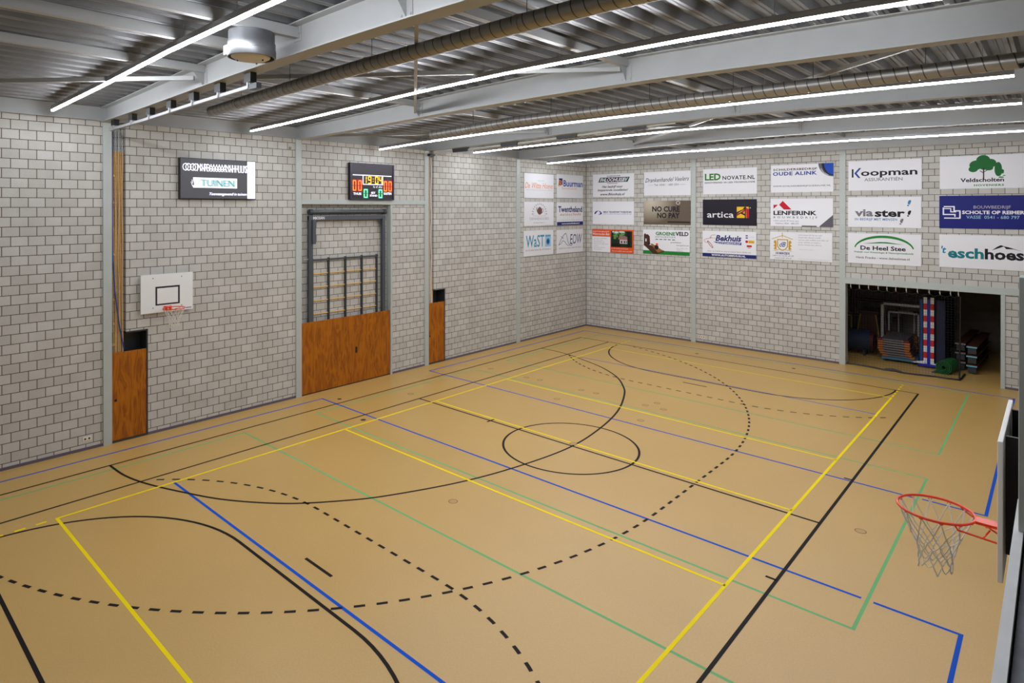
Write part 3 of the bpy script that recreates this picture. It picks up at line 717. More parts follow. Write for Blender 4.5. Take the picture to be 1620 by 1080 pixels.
letters(s, 'Twentheland', .1, 1.93, .57, .24, NV, 1, 0, .02); letters(s, 'autoschade', .24, 1.82, .42, .12, flat('rust', (206, 92, 54)), 1, .3, 0, spacing=1.25); fineprint(s, .1, 1.9, .2, .05, LG)
poly(s, [rect(0, 2, 0, .15)], NV, 1, 'band'); letters(s, 'www.twentheland.nl', .34, 1.7, .045, .06, WH, 2, 0, .02)
s = board(1, -4.56, 3.34, 2, 1.02, 'white board with tall teal letters and a small washing machine picture')
letters(s, 'WaST', .14, 1.36, .36, .47, TE, 1, 0, 0); fineprint(s, .13, 1.82, .2, .07, GR)
poly(s, [rect(1.42, 1.82, .34, .84)], LB); poly(s, [rect(1.44, 1.8, .76, .8), ell(1.62, .55, .12, .13)], TE, 2); poly(s, [ell(1.62, .55, .075, .08)], BL, 3)
s = board(1, -2.3, 3.34, 2, 1.0, 'white board with purple hand-drawn swirl letters, bottom right board on the left wall')
poly(s, stroke(crom([(.14, .36), (.3, .58), (.46, .74), (.56, .8), (.66, .84), (.74, .7), (.82, .48), (.98, .32), (1.1, .32), (1.2, .4)]), .025)+stroke(crom([(.12, .36), (.3, .42), (.42, .52), (.56, .5), (.7, .38), (.9, .3)]), .02)+stroke([(.3, .72), (.5, .62)], .02), NV); letters(s, 'EOW', .98, 1.92, .37, .43, NV, 1, .15, -.01); fineprint(s, .14, 1.88, .18, .06, GR)
# back wall
s = board(0, .36, 5.75, 2, 1, 'white board with green slanted name bar and web address, top left of the back wall')
poly(s, [[(.27, .64), (1.7, .64), (1.8, .85), (.37, .85)]], DG); poly(s, [[(.62, .645), (1.5, .645), (1.55, .845), (.7, .845)]], K, 2); letters(s, 'FHLOOHUISBV', .36, 1.72, .67, .15, WH, 3, .35, .015)
letters(s, 'Installatiebedrijf', .7, 1.36, .885, .05, NV, 1, .2, .01); letters(s, 'Ootmarsum', .72, 1.22, .57, .05, flat('brown', (120, 80, 60)), 1, .2, .015)
letters(s, 'Het bedrijf voor', .46, 1.47, .4, .1, K, 1, .35, .012); letters(s, 'besparende installaties!', .24, 1.72, .26, .09, K, 1, .35, .012); letters(s, 'www.fhloohuis.nl', .38, 1.57, .07, .1, K, 1, .35, .015)
s = board(0, .35, 4.56, 2, .99, 'white board with blue swoosh and two short blue lines, below the green slanted name board')
poly(s, [[(.08, .45), (.12, .53), (.2, .58), (.3, .59), (.24, .55), (.18, .5), (.14, .44)]], NV); poly(s, [[(.28, .59), (.38, .57), (.46, .5), (.46, .45), (.4, .42), (.28, .41), (.36, .45), (.38, .5), (.34, .55)]], BL)
letters(s, 'MELK TRANSPORT TWENTE BV', .54, 1.9, .505, .06, NV, 1, 0, .03); fineprint(s, .54, 1.9, .43, .045, BL)
s = board(0, .33, 3.34, 2, 1, 'orange and white board with a farmhouse photo and a bullet list', flat('orange_board', (228, 84, 22)))
poly(s, [rect(0, .9, 0, .68)], WH, 1, 'list_panel'); letters(s, 'RESTAURANT', .05, .85, .87, .05, WH, 2, 0, .01, spacing=1.3); letters(s, 'Watermolen Bels', .03, .87, .74, .1, WH, 2, .4, .0)
for k in range(7): fineprint(s, .07, (.75, .55, .6, .82, .3, .65, .5)[k], .58-.08*k, .035, GR, 2, k)
poly(s, [rect(.94, 1.94, .25, .94)], flat('foliage', (26, 46, 26)), 1, 'picture'); 
rp = [[(c[0]+r*math.cos(k*PI/4), c[1]+r*.8*math.sin(k*PI/4)) for k in range(8)] for c, r in (((1.06+random.random()*.6, .62+random.random()*.24), .03+random.random()*.05) for _ in range(26))]
poly(s, rp, flat('leaf_light', (104, 146, 84)), 2, 'picture'); poly(s, [ell(1.2, .88, .1, .05), ell(1.45, .9, .16, .035), ell(1.05, .9, .06, .03)], flat('sky_patch', (200, 220, 224)), 3, 'picture')
poly(s, [[(1.28, .58), (1.36, .72), (1.74, .7), (1.78, .56)]], flat('roof_pink', (160, 110, 116)), 4, 'picture'); poly(s, [rect(1.36, 1.72, .4, .58)], flat('house_white', (206, 190, 190)), 4, 'picture'); poly(s, [rect(1.42, 1.48, .43, .52), rect(1.56, 1.62, .43, .52), rect(1.66, 1.7, .43, .52), rect(.94, 1.4, .25, .4)], flat('pic_dark', (20, 24, 20)), 5, 'picture'); poly(s, [rect(1.72, 1.84, .25, .94)], flat('trunk', (18, 22, 18)), 6, 'picture')
fineprint(s, .95, 1.75, .16, .05, WH, 2); fineprint(s, .98, 1.92, .05, .05, WH, 2)
s = board(0, 2.81, 5.78, 2, .98, 'white board with black script name and phone line, second in the top row')
letters(s, 'Drankenhandel Veelers', .06, 1.93, .55, .17, K, 1, .4, -.005, skew=.02); letters(s, 'Tel. 0541 - 680 203', .45, 1.5, .4, .08, GR, 1, 0, 0)
poly(s, [rect(.2, .42, .43, .438), rect(1.54, 1.78, .43, .438)], GR)
def bronze():
    m = bpy.data.materials.new('print_bronze'); m.use_nodes = True; nt = m.node_tree; b = nt.nodes['Principled BSDF']
    tc = nt.nodes.new('ShaderNodeTexCoord'); mp = nt.nodes.new('ShaderNodeMapping'); mp.inputs['Location'].default_value = (-.75, 0, -.75); mp.inputs['Scale'].default_value = (.9, 0, 1.1)
    mp.inputs['Rotation'].default_value = (0, .5, 0)
    g = nt.nodes.new('ShaderNodeTexGradient'); g.gradient_type = 'SPHERICAL'; r = nt.nodes.new('ShaderNodeValToRGB')
    r.color_ramp.elements[0].color = (*lin((96, 82, 66)), 1); r.color_ramp.elements[1].color = (*lin((206, 196, 176)), 1)
    nt.links.new(tc.outputs['Object'], mp.inputs[0]); nt.links.new(mp.outputs[0], g.inputs[0]); nt.links.new(g.outputs['Fac'], r.inputs[0]); nt.links.new(r.outputs[0], b.inputs['Base Color'])
    b.inputs['Roughness'].default_value = .4; return m
s = board(0, 2.8, 4.6, 2, .97, 'bronze toned board with bold black two-line slogan', bronze())
letters(s, 'NO CURE', .38, 1.56, .53, .2, K, 1, 0, .035); letters(s, 'NO PAY', .6, 1.56, .27, .2, K, 1, 0, .035)
poly(s, [rect(1.05, 1.98, .08, .13)], K, 1, 'bar'); poly(s, [ell(1.49+.075*math.cos(a), .88+.06*math.sin(a), .018, .018, 8) for a in [k*PI/4 for k in range(8)]], WH, 1, 'star_mark')
s = board(0, 2.77, 3.38, 2, 1.0, 'white board with green and black name and a brown gravestone picture')
letters(s, 'GROENE', .56, 1.4, .78, .13, LGN, 1, 0, .035); letters(s, 'VELD', 1.41, 1.95, .78, .15, K, 1, 0, .035); letters(s, 'NATUURSTEEN', .55, 1.4, .68, .06, NV, 1, 0, .0, spacing=1.4)
poly(s, [rect(.55+.18*k, .67+.18*k, .59, .62) for k in range(5)], DG, 1, 'dash_marks'); poly(s, [rect(0, 2, 0, .14)], LGN, 1, 'band')
poly(s, [[(.04, .36), (.04, .78), (.1, .86), (.12, .8), (.22, .8), (.3, .72), (.32, .4), (.1, .3)], [(.0, .36), (.34, .36), (.95, .14), (.92, .1), (.62, .0), (.46, .0), (.1, .3)]], flat('stone_dark', (72, 42, 28)), 2, 'picture')
poly(s, [[(.32, .42), (.42, .42), (.9, .14), (.66, .06)]], flat('stone_light', (150, 104, 60)), 3, 'picture'); poly(s, [rect(.11, .16, .5, .62)], WH, 3, 'picture'); poly(s, [ell(.6, .28, .09, .1)], K, 4, 'picture'); poly(s, [ell(.62, .4, .05, .05)], flat('flower', (232, 76, 48)), 5, 'picture'); poly(s, [ell(.27, .42, .04, .06)], K, 4, 'picture')
letters(s, 'gedenktekens', 1.2, 1.65, .48, .05, GR, 1, .2, .01); letters(s, 'voor graf en urn', 1.44, 1.96, .37, .05, GR, 1, .2, .01)
for k in range(4): fineprint(s, 1.46, (1.92, 1.7, 1.74, 1.66)[k], .26-.055*k, .028, GR, 1, k)
s = board(0, 5.3, 5.8, 2, .98, 'white board with green and black web name, third in the top row')
letters(s, 'LED', .07, .68, .55, .24, flat('led_green', (44, 126, 34)), 1, 0, .05); letters(s, 'NOVATE.NL', .75, 1.93, .55, .14, K, 1, 0, .015, spacing=1.1); letters(s, 'INNOVEREND IN LED-TECHNOLOGIE', .07, 1.93, .42, .055, K, 1, 0, .02, spacing=1.2)
s = board(0, 5.29, 4.62, 2, .98, 'black board with white lower-case name and yellow red square mark', flat('board_black', (28, 22, 38), .4))
letters(s, 'artica', .17, 1.18, .29, .23, WH, 1, 0, .0)
poly(s, [rect(1.29, 1.72, .28, .7)], YE); poly(s, [[(1.62, .68), (1.73, .6), (1.73, .28), (1.64, .28)], [(1.29, .43), (1.29, .35), (1.58, .62), (1.58, .55), (1.52, .47)]], RD, 2)
poly(s, [[(1.29, .5), (1.5, .6), (1.58, .7), (1.62, .7), (1.62, .28), (1.58, .28), (1.58, .62), (1.29, .43)], [(1.4, .46), (1.44, .5), (1.6, .42), (1.6, .36)]], flat('board_black', (28, 22, 38)), 3); poly(s, [ell(1.77, .66, .02, .02, 10)], LB, 1)
s = board(0, 5.28, 3.4, 2, .99, 'white board with blue italic name, red ring drawing and navy web band')
letters(s, 'Bekhuis', .5, 1.47, .62, .21, NV, 1, .25, .04); poly(s, [[(.42, .58), (1.47, .58), (1.47, .48), (.6, .5)]], flat('band_blue', (60, 72, 150)), 1, 'band'); letters(s, 'AUTOBEDRIJF', .55, 1.43, .5, .06, WH, 2, 0, .01, spacing=1.2)
poly(s, stroke(crom([(.5, .84), (.36, .82), (.3, .74), (.34, .72), (.1, .66), (.08, .58), (.14, .54), (.2, .56)]), .014)+stroke([(.3, .74), (.52, .7)], .01), RD); poly(s, stroke([(.3+.09*math.cos(a)-.05*math.sin(a), .47+.05*math.cos(a)*-1.6+.1*math.sin(a)) for a in [2*PI*k/24 for k in range(25)]], .022), flat('ring_maroon', (130, 20, 40)))
poly(s, [rect(1.62, 1.7, .82, .86), rect(1.62, 1.7, .74, .78)], NV); fineprint(s, 1.72, 1.92, .78, .03, LG); poly(s, [rect(1.72, 1.93, .56, .67)], YE); poly(s, [ell(1.66, .62, .05, .05)], RD); fineprint(s, 1.74, 1.92, .59, .05, K, 2); poly(s, [rect(1.66, 1.84, .42, .49), rect(1.7, 1.8, .38, .4)], RD); fineprint(s, .2, 1.8, .19, .05, GR)
poly(s, [rect(0, 2, 0, .13)], NV, 1, 'band'); letters(s, 'WWW.AUTOBEKHUIS.NL', .35, 1.62, .035, .065, WH, 2, 0, .03)
s = board(0, 7.78, 5.83, 2, .985, 'white board with a blue paint bucket in its upper right corner')
letters(s, 'SCHILDERSBEDRIJF', .08, 1.5, .78, .07, K, 1, 0, .015, spacing=1.1); letters(s, 'OUDE ALINK', .07, 1.5, .61, .12, BL, 1, 0, .025, spacing=1.1); letters(s, 'WWW.SCHILDERSBEDRIJFOUDEALINK.NL', .07, 1.92, .2, .05, K, 1, 0, .0, spacing=1.1)
poly(s, [ell(2.0, .985, .46, .46, 20, 180, 270)+[(2.0, .985)]], flat('bucket_grey', (96, 98, 108))); poly(s, [ell(2.0, .985, .36, .43, 20, 180, 270)+[(2.0, .985)]], K, 2); poly(s, [ell(2.0, .985, .28, .4, 20, 180, 270)+[(2.0, .985)]], flat('paint_blue', (10, 76, 186)), 3)
poly(s, stroke([(1.62, .8), (1.7, .66), (1.84, .58)], .03), LG, 3)
s = board(0, 7.77, 4.62, 2, .99, 'white board with red roof shapes and a grey lower right corner')
poly(s, [[(.1, .62), (.1, .77), (.25, .77)], [(.29, .77), (.41, .91), (.7, .6), (.45, .6)]], RD); letters(s, 'LENFERINK', .1, 1.5, .41, .14, K, 1, 0, .035); letters(s, 'BOUWBEDRIJF', .1, 1.52, .29, .065, GR, 1, 0, .01, spacing=1.9)
poly(s, [[(1.58, .02), (2, .42), (2, 0), (1.6, 0)], rect(1.03, 1.5, 0, .04)], flat('corner_grey', (96, 92, 104))); letters(s, 'Telefoon: 0541 - 680 372', .16, .93, .08, .05, GR, 1, 0, 0); fineprint(s, .16, .92, .17, .05, GR); poly(s, [rect(.1, .125, .185, .205)], RD)
s = board(0, 7.75, 3.42, 2, 1.0, 'white board with a golden crest and a short bullet list')
poly(s, stroke([(.07, .74), (.42, .87), (.76, .74)], .022)+stroke([(.42, .8), (.42, .97)], .022)+stroke([(.26, .72), (.59, .72), (.59, .48), (.52, .38), (.42, .34), (.33, .38), (.26, .48), (.26, .72)], .035), GO)
for sg in (-1, 1): poly(s, [[(.425+sg*.2, .36), (.425+sg*.2, .66), (.425+sg*.26, .7), (.425+sg*.3, .62), (.425+sg*.25, .56), (.425+sg*.31, .5), (.425+sg*.25, .46), (.425+sg*.3, .38)]]+stroke([(.425+sg*.12, .36), (.425+sg*.28, .33)], .02), GO)
letters(s, 'dB', .32, .53, .47, .17, NV, 1, .35, 0); letters(s, 'DE BEEKZIJDE', .2, .66, .2, .07, NV, 1, 0, .03); fineprint(s, .1, .8, .12, .045, K); fineprint(s, .18, .7, .04, .045, K); poly(s, [rect(.08, .8, .305, .31)], LG)
for k in range(5): fineprint(s, .95, (1.68, 1.65, 1.88, 1.64, 1.65)[k], .88-.085*k, .04, GR, 1, k)
fineprint(s, .97, 1.45, .38, .03, LG); fineprint(s, .95, 1.95, .05, .025, LG)
s = board(0, 10.22, 5.85, 2, .985, 'white board with dark name whose first letter is blue, above the store opening')
letters(s, 'oopman', .36, 1.89, .49, .205, K, 1, 0, .015); poly(s, [rect(.1, .15, .44, .72)], K); poly(s, [[(.17, .58), (.31, .75), (.37, .75), (.24, .58), (.35, .42), (.29, .42)]], BL); letters(s, 'ASSURANTIËN', .46, 1.5, .31, .1, GR, 1, 0, 0)
s = board(0, 10.21, 4.64, 2, .995, 'white board with grey and black name and blue and grey footprints')
letters(s, 'via', .2, .72, .37, .23, GR, 1, 0, .03); letters(s, 'ster', .76, 1.58, .36, .235, K, 1, 0, .05); letters(s, 'IN BEDRIJF MET MENSEN', .2, 1.37, .23, .075, flat('viablue', (70, 130, 180)), 1, 0, .01, spacing=1.1)
def foot(cx, cy, m): poly(s, [[(cx-.03, cy-.03), (cx+.02, cy-.05), (cx+.06, cy+.06), (cx+.05, cy+.1), (cx, cy+.09), (cx-.03, cy+.04)], [(cx-.05, cy-.09), (cx, cy-.1), (cx, cy-.055), (cx-.04, cy-.05)]], m)
foot(1.68, .79, flat('viablue', (70, 130, 180))); foot(1.68, .46, K); foot(1.48, .2, GR)
s = board(0, 10.21, 3.44, 2, 1.0, 'white board with a green arch over dark text, just above the store lintel')
arcp = [(1.0-.82*math.cos(math.radians(a)), .48+.46*math.sin(math.radians(a))) for a in range(8, 173, 4)]; inner = [(1.0-.79*math.cos(math.radians(a)), .47+.39*math.sin(math.radians(a))) for a in range(8, 173, 4)]
poly(s, [[arcp[i], arcp[i+1], inner[i+1], inner[i]] for i in range(len(arcp)-1)]+[[(.42, .66), (.9, .73), (1.1, .73), (1.55, .66), (1.0, .69)]], LGN); letters(s, 'De Heel Stee', .36, 1.6, .46, .13, K, 1, 0, .02)
letters(s, 'Praktijk voor Kinesiologie & Natuurgeneeskunde', .18, 1.8, .36, .05, LGN, 1, .2, .012); letters(s, 'Henk Franke - www.deheelstee.nl', .24, 1.7, .17, .07, K, 1, 0, 0)
s = board(0, 12.67, 5.86, 2.02, .99, 'white board with a green leafy tree emblem, top row at the right end')
poly(s, [ell(1.03, .84, .16, .15), ell(.87, .7, .16, .14), ell(1.2, .74, .13, .13), ell(.8, .58, .11, .09), ell(1.06, .68, .14, .13), ell(1.16, .6, .1, .07), ell(1.37, .56, .085, .21), ell(1.44, .5, .06, .06)], flat('tree_green', (14, 106, 42))); poly(s, stroke([(1.04, .26), (1.04, .6)], .03)+stroke([(.96, .52), (1.04, .46)], .02)+stroke([(1.12, .54), (1.04, .48)], .02), flat('trunk_brown', (60, 34, 26)), 2)
poly(s, stroke([(1.38, .3), (1.44, .42), (1.5, .46)], .012)+[ell(1.46, .44, .035, .012), ell(1.5, .37, .035, .012), ell(1.44, .32, .06, .02)], LGN, 2); letters(s, 'Veldscholten', .5, 1.5, .2, .11, K, 1, 0, .02); letters(s, 'HOVENIERS', .82, 1.5, .07, .055, LGN, 1, 0, .03, spacing=1.2)
s = board(0, 12.66, 4.66, 2.02, .99, 'dark blue board with white maze mark and white text', flat('board_blue', (22, 28, 116), .4))
letters(s, 'BOUWBEDRIJF', .82, 1.66, .6, .09, LG, 1, 0, -.004); letters(s, 'SCHOLTE OP REIMER', .55, 1.96, .44, .095, WH, 1, 0, .04); letters(s, 'VASSE  0541 - 680 797', .65, 1.85, .3, .09, LB, 1, 0, -.004)
poly(s, stroke([(.12, .66), (.36, .66), (.36, .53), (.5, .53), (.5, .31), (.13, .31)], .035)+stroke([(.1, .62), (.1, .42), (.38, .42), (.38, .36)], .035)+stroke([(.1, .6), (.28, .6), (.28, .5), (.4, .5)], .028), WH)
s = board(0, 12.66, 3.46, 2.02, 1.0, 'white board with teal and black name under a thatched roof stroke')
letters(s, "'t", .05, .17, .44, .2, TE, 1, .2, .02); letters(s, 'esch', .21, 1.06, .31, .29, flat('deep_teal', (20, 124, 136)), 1, 0, .05); letters(s, 'hoes', 1.08, 1.95, .31, .29, K, 1, 0, .05)
poly(s, [[(1.24, .57), (1.36, .68), (1.44, .73), (1.52, .7), (1.4, .64)], [(1.5, .7), (1.6, .68), (1.9, .57), (1.72, .62), (1.56, .62)]], K)

# ------------------------------------------------------------------ basketball hoops
def torus(b, r, rr, n=48, k=10, cx=0, cy=0, cz=0):
    P = [(cx+r*math.cos(2*PI*i/n), cy+r*math.sin(2*PI*i/n), cz) for i in range(n)]
    b.tube(P, rr, k, closed=True)
def hoop(label, loc, rz, seed, plates):
    """local: board face at y=0 looking -y, x right, origin at board lower left corner"""
    rnd = random.Random(seed)
    t = thing('basketball_hoop', label, 'basketball hoop', loc, rz, 'basketball hoops')
    w, h = 1.2, .9
    b = MB(); b.box(0, w, 0, .028, 0, h); bd = b.build('backboard', mat('board_white', (236, 238, 238), .4), t, bevel=.004)
    b = MB()
    for r_ in (rect(.325, .885, .17, .205), rect(.325, .885, .57, .6+.01), rect(.325, .365, .205, .575), rect(.845, .885, .205, .575)): b.face([(u, -.001, v) for u, v in r_])
    b.build('target_square', mat('board_line', (26, 22, 40), .5), bd)
    b = MB()
    for u, v in ((.27, .81), (.93, .81), (.27, .12), (.93, .12)): b.box(u-.01, u+.01, -.004, 0, v-.01, v+.01)
    b.build('bolt', M_dark, bd)
    poly(bd, [rect(1.03+.035*k, 1.055+.035*k, .035, .06) for k in range(4)], BL, 1, 'maker_mark', 0)
    cx, cy, cz = .6, -.15-.235, .13
    b = MB(); torus(b, .235, .0095, 56, 10, cx, cy, cz); rm = b.build('rim', M_red, t, smooth=True)
    b = MB(); b.prism([(cx-.05, 0, cz-.012), (cx-.05, -.15, cz-.012), (cx+.05, -.15, cz-.012), (cx+.05, 0, cz-.012)], (0, 0, 0), (0, 0, .02))
    b.box(cx-.09, cx+.09, -.012, 0, cz-.1, cz+.01); b.build('bracket', M_red, t, bevel=.002)
    b = MB()
    for sg in (-1, 1):
        b.tube([(cx+sg*.19, cy+.135, cz-.008), (cx+sg*.2, cy+.15, cz-.03), (cx+sg*.07, -.008, cz-.1)], .007, 8)
        b.tube([(cx+sg*.1, -.1, cz-.075), (cx+sg*.03, -.07, cz-.04)], .006, 6)
    b.build('brace', M_red, t, smooth=True)
    b = MB()
    for k in range(12):
        a = 2*PI*(k+.5)/12; b.tube([(cx+.228*math.cos(a)+.012*math.sin(a)*s_, cy+.228*math.sin(a)-.012*math.cos(a)*s_, cz-.012-(.009 if s_ == 0 else 0)) for s_ in (-1, 0, 1)], .0035, 6)
    b.build('net_hook', M_red, rm)
    b = MB(); rows = [(.222, -.014), (.165, -.15), (.138, -.215), (.118, -.275), (.105, -.33), (.108, -.385), (.1, -.43)]
    pts = []
    for ri, (r, dz) in enumerate(rows):
        row = []
        for k in range(12):
            a = 2*PI*(k+.5+.5*(ri % 2))/12+rnd.uniform(-.05, .05)*(ri > 0); rr = r*(1+rnd.uniform(-.05, .05)*(ri > 0))
            row.append(Vector((cx+rr*math.cos(a), cy+rr*math.sin(a), cz+dz+rnd.uniform(-.012, .012)*(ri > 0)*(1+(ri == 6)))))
        pts.append(row)
    for ri in range(len(rows)-1):
        for k in range(12):
            for q in ((k, (k-1) % 12) if ri % 2 == 0 else (k, (k+1) % 12)):
                p0 = pts[ri][k]; p1 = pts[ri+1][q]; mid = (p0+p1)/2+Vector((rnd.uniform(-.004, .004), rnd.uniform(-.004, .004), -.004))
                b.tube([p0, mid, p1], .0043, 5, caps=False)
    b.build('net', M_cord, rm, smooth=True)
    if plates:
        for u in (.2, .95):
            b = MB(); b.box(u, u+.025, .03, plates, 0.04 if u < .5 else .1, .88); b.build('mounting_plate', M_black, t)
        b = MB(); b.box(.2, .95, plates-.03, plates-.005, .04, .9); b.build('back_plate', M_black, t)
    else:
        b = MB(); b.box(.15, .25, .028, .098, .05, .85); b.box(.95, 1.05, .028, .098, .05, .85); b.build('wall_bracket', M_steel, t)
    return t
hoop('white backboard with orange-red hoop on the left block wall, right of the tan ropes', (.1, -18.91, 2.83), PI/2, 3, 0)
hoop('close-up orange-red hoop on a backboard seen edge-on at the right edge', (15.062, -17.78, 2.905), -PI/2, 5, .155)

# ------------------------------------------------------------------ sockets
def socket(left, u, z, n, label):
    t = thing('wall_socket', label, 'wall socket', (0, u, z) if left else (u, 0, z), PI/2 if left else 0)
    b = MB(); b.box(0, .08*n+.01, -.014, 0, 0, .085); b.build('plate', M_skin, t, bevel=.003)
    for k in range(n):
        b = MB(); b.prism([(.045+.08*k+.022*math.cos(a), -.0145, .042+.022*math.sin(a)) for a in [2*PI*i/12 for i in range(12)]], (0, 0, 0), (0, -.001, 0)); b.build('outlet', M_dark, t)
socket(1, -20.07, .205, 2, 'cream double socket low on the left wall, near the first column')
socket(1, -2.58, .2, 1, 'cream single socket low on the left wall near the far corner')
socket(0, 5.12, .2, 3, 'cream triple socket low on the back wall beside the column')
b = MB(); lathe(b, [(.001, .02), (.035, .018), (.045, 0)], 16); o = b.build('wall_sensor', mat('sensor_grey', (150, 140, 126), .6), smooth=True); o.rotation_euler = (0, PI/2, 0); o.location = (0, -14.98, 6.93)
tag(o, 'small round sensor high on left wall, right of the LED screen', 'sensor')

# ------------------------------------------------------------------ equipment store
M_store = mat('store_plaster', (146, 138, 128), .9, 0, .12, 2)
b = MB(); b.box(9.1, 15.6, 6.0, 6.2, 0, 3.1); b.box(9.0, 9.2, .3, 6.2, 0, 3.1); b.box(15.0, 15.2, .3, 6.2, 0, 3.1)
struct(b.build('wall_store', M_store))
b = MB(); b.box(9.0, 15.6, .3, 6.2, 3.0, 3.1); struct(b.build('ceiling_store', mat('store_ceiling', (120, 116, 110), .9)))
# netting across the opening
t = thing('store_net', 'black net curtain hanging on white hooks in the store opening', 'net curtain', (OX0, .16, 0))
hk = [.08, .36, .64, .93, 1.2, 1.44, 1.71, 2.04, 2.38, 2.73, 3.08, 3.34]
hk = [.12, .37, .63, .9, 1.14, 1.38, 1.66, 1.95, 2.25, 2.52, 2.78, 2.97]
for x in hk:
    b = MB(); b.box(x-.012, x+.012, -.03, .0, 2.62, 2.74); b.tube([(x, -.015, 2.62), (x+.012, -.015, 2.595), (x, -.015, 2.57)], .007, 6); b.build('hook', M_white, t)
b = MB()
top = [(.02, -.01, 2.6)]
for a, c in zip([.02]+hk, hk+[3.01]): top += [((a+c)/2, -.01, 2.52), (c, -.01, 2.58)]
b.tube(top, .012, 6); b.tube([(3.02, -.01, 2.58), (3.0, -.01, .02)], .02, 6)
low = [(0, .0, .02), (.3, .03, .015), (.7, -.02, .02), (1.1, -.14, .02), (1.4, -.1, .03), (1.6, -.18, .02), (2.0, -.12, .02), (2.4, -.02, .02), (2.7, -.04, .02), (3.0, .02, .02), (3.02, .3, .02), (3.04, .95, .02)]
b.tube(low, .03, 6); b.tube([(1.1, -.12, .03), (1.3, -.08, .05), (1.55, -.16, .03)], .04, 6); b.build('border_rope', M_black, t)
b = MB()
for i in range(0, 38): b.box(i*.08-.0018, i*.08+.0018, -.004, .0, .03, 2.56)
for i in range(1, 32): b.box(0, 3.0, -.004, 0, i*.08-.0018, i*.08+.0018)
b.build('mesh_netting', M_black, t)  # threads set thick and close so the black net darkens the store behind
# folded mat trolley pair with striped posts
t = thing('mat_trolley', 'tall trolley of upright mats with red and white striped posts', 'mat trolley', (12.0, 1.45, 0))
MB_ = mat('deep_blue_paint', (20, 34, 170), .5); MBv = mat('navy_vinyl', (9, 22, 62), .6, 0, .15, 4)
RW = mat('post_red', (206, 24, 34), .5); WW = mat('post_white', (236, 236, 236), .5)
for px in (.135, .32):
    b = MB()
    for k in range(11): b.box(px-.046, px+.046, -.05, .0, .12+.2*k, .32+.2*k, k % 2)
    b.build('striped_post', [WW, RW], t)
b = MB(); b.box(.185, .27, -.03, .02, .12, 2.25); b.build('centre_post', MB_, t)
b = MB(); b.box(-.06, .45, -.09, .06, .04, .13); b.box(-.05, .45, 2.6, 2.75, .04, .13); b.build('base', MB_, t, bevel=.01)
b = MB(); b.prism([(-.22, -.06, .13), (.12, -.06, .13), (.12, -.06, .22), (-.1, -.06, .17)], (0, -.02, 0), (0, .04, 0)); b.build('foot_board', WW, t)
b = MB(); b.box(.3, .45, -.08, -.055, .13, .17); b.build('foot_board', WW, t)
for x in (-.05, .42):
    b = MB(); b.tube([(x-.02, 0, .035), (x+.02, 0, .035)], .035, 12); b.build('castor', M_black, t)
for x0, x1, l in ((11.97, 12.07, 'thin light blue mat standing upright on the trolley, left side'), (12.39, 12.66, 'thick dark blue mat standing upright on the trolley, right side')):
    b = MB(); b.box(x0, x1, 1.5, 4.1, .15, 2.25); tag(b.build('crash_mat', MBv if x0 > 12 else mat('mid_blue_vinyl', (20, 70, 130), .5), bevel=.03), l, 'mat', 'mats standing on the trolley')
b = MB(); b.box(12.12, 12.35, 1.55, 4.2, .15, 2.2); tag(b.build('crash_mat', mat('brown_mat', (60, 40, 34), .7), bevel=.03), 'dark brown mat between the striped posts of the trolley', 'mat', 'mats standing on the trolley')
# green roll
b = MB(); P = []
n = 90; ang = [2*PI*4.0*i/n for i in range(n+1)]
sp = [((.05+.17*i/n)*math.cos(-a+PI*1.3), (.05+.17*i/n)*math.sin(-a+PI*1.3)) for i, a in enumerate(ang)]
sec = [(x, z+.22) for x, z in sp]+[(-.3, .02)]
inn = [(x*1.0+.014*(x and 1), z) for x, z in sec]
for (a, c) in zip(sec, sec[1:]):
    dx, dz = c[0]-a[0], c[1]-a[1]; l = math.hypot(dx, dz) or 1; nx, nz = -dz/l*.012, dx/l*.012
    b.prism([(a[0]-nx, 0, a[1]-nz), (c[0]-nx, 0, c[1]-nz), (c[0]+nx, 0, c[1]+nz), (a[0]+nx, 0, a[1]+nz)], (0, 0, 0), (.14, .76, 0))
o = b.build('rolled_mat', mat('green_mat', (12, 96, 42), .7)); o.location = (12.68, .72, 0); tag(o, 'rolled green mat lying in front of the striped trolley', 'mat')
# stack of thin grey mats with tan leather corners
t0 = mat('grey_mat_top', (110, 104, 106), .8); t1 = mat('tan_corner', (164, 92, 40), .6)
spot = ['lowest', 'second from the bottom', 'third from the bottom', 'fourth from the bottom', 'fifth from the bottom', 'sixth from the bottom', 'seventh from the bottom', 'topmost']
for k in range(8):
    x0 = 10.9-.045*min(k, 3)+random.uniform(-.02, .02); x1 = x0+.92; z0 = .17+.078*k
    t = thing('gym_mat', f'grey gym mat with tan corners, {spot[k]} of the stack in the store', 'mat', (x0, 1.55, z0), 0, 'stacked grey gym mats')
    b = MB(); b.box(.1, x1-x0-.1, 0, 1.7, 0, .055); b.build('mat_body', t0, t, bevel=.01)
    for xa, xb_ in ((0, .16), (x1-x0-.16, x1-x0)):
        b = MB(); b.box(xa, xb_, -.012, .2, -.004, .062); b.box(xa, xb_, 1.5, 1.712, -.004, .062); b.build('leather_corner', t1 if k < 7 else mat('wine_corner', (110, 24, 28), .6), t, bevel=.012)
t = thing('mat_cart', 'low pale blue cart carrying the stack of grey gym mats', 'cart', (10.85, 1.5, 0))
b = MB(); b.box(.05, 1.05, 0, 1.8, .09, .16); b.build('deck', mat('pale_blue_steel', (60, 112, 140), .4), t)
for x in (.15, .95):
    for y in (.1, 1.65):
        b = MB(); b.tube([(x-.02, y, .045), (x+.02, y, .045)], .045, 12); b.build('castor', M_black, t)
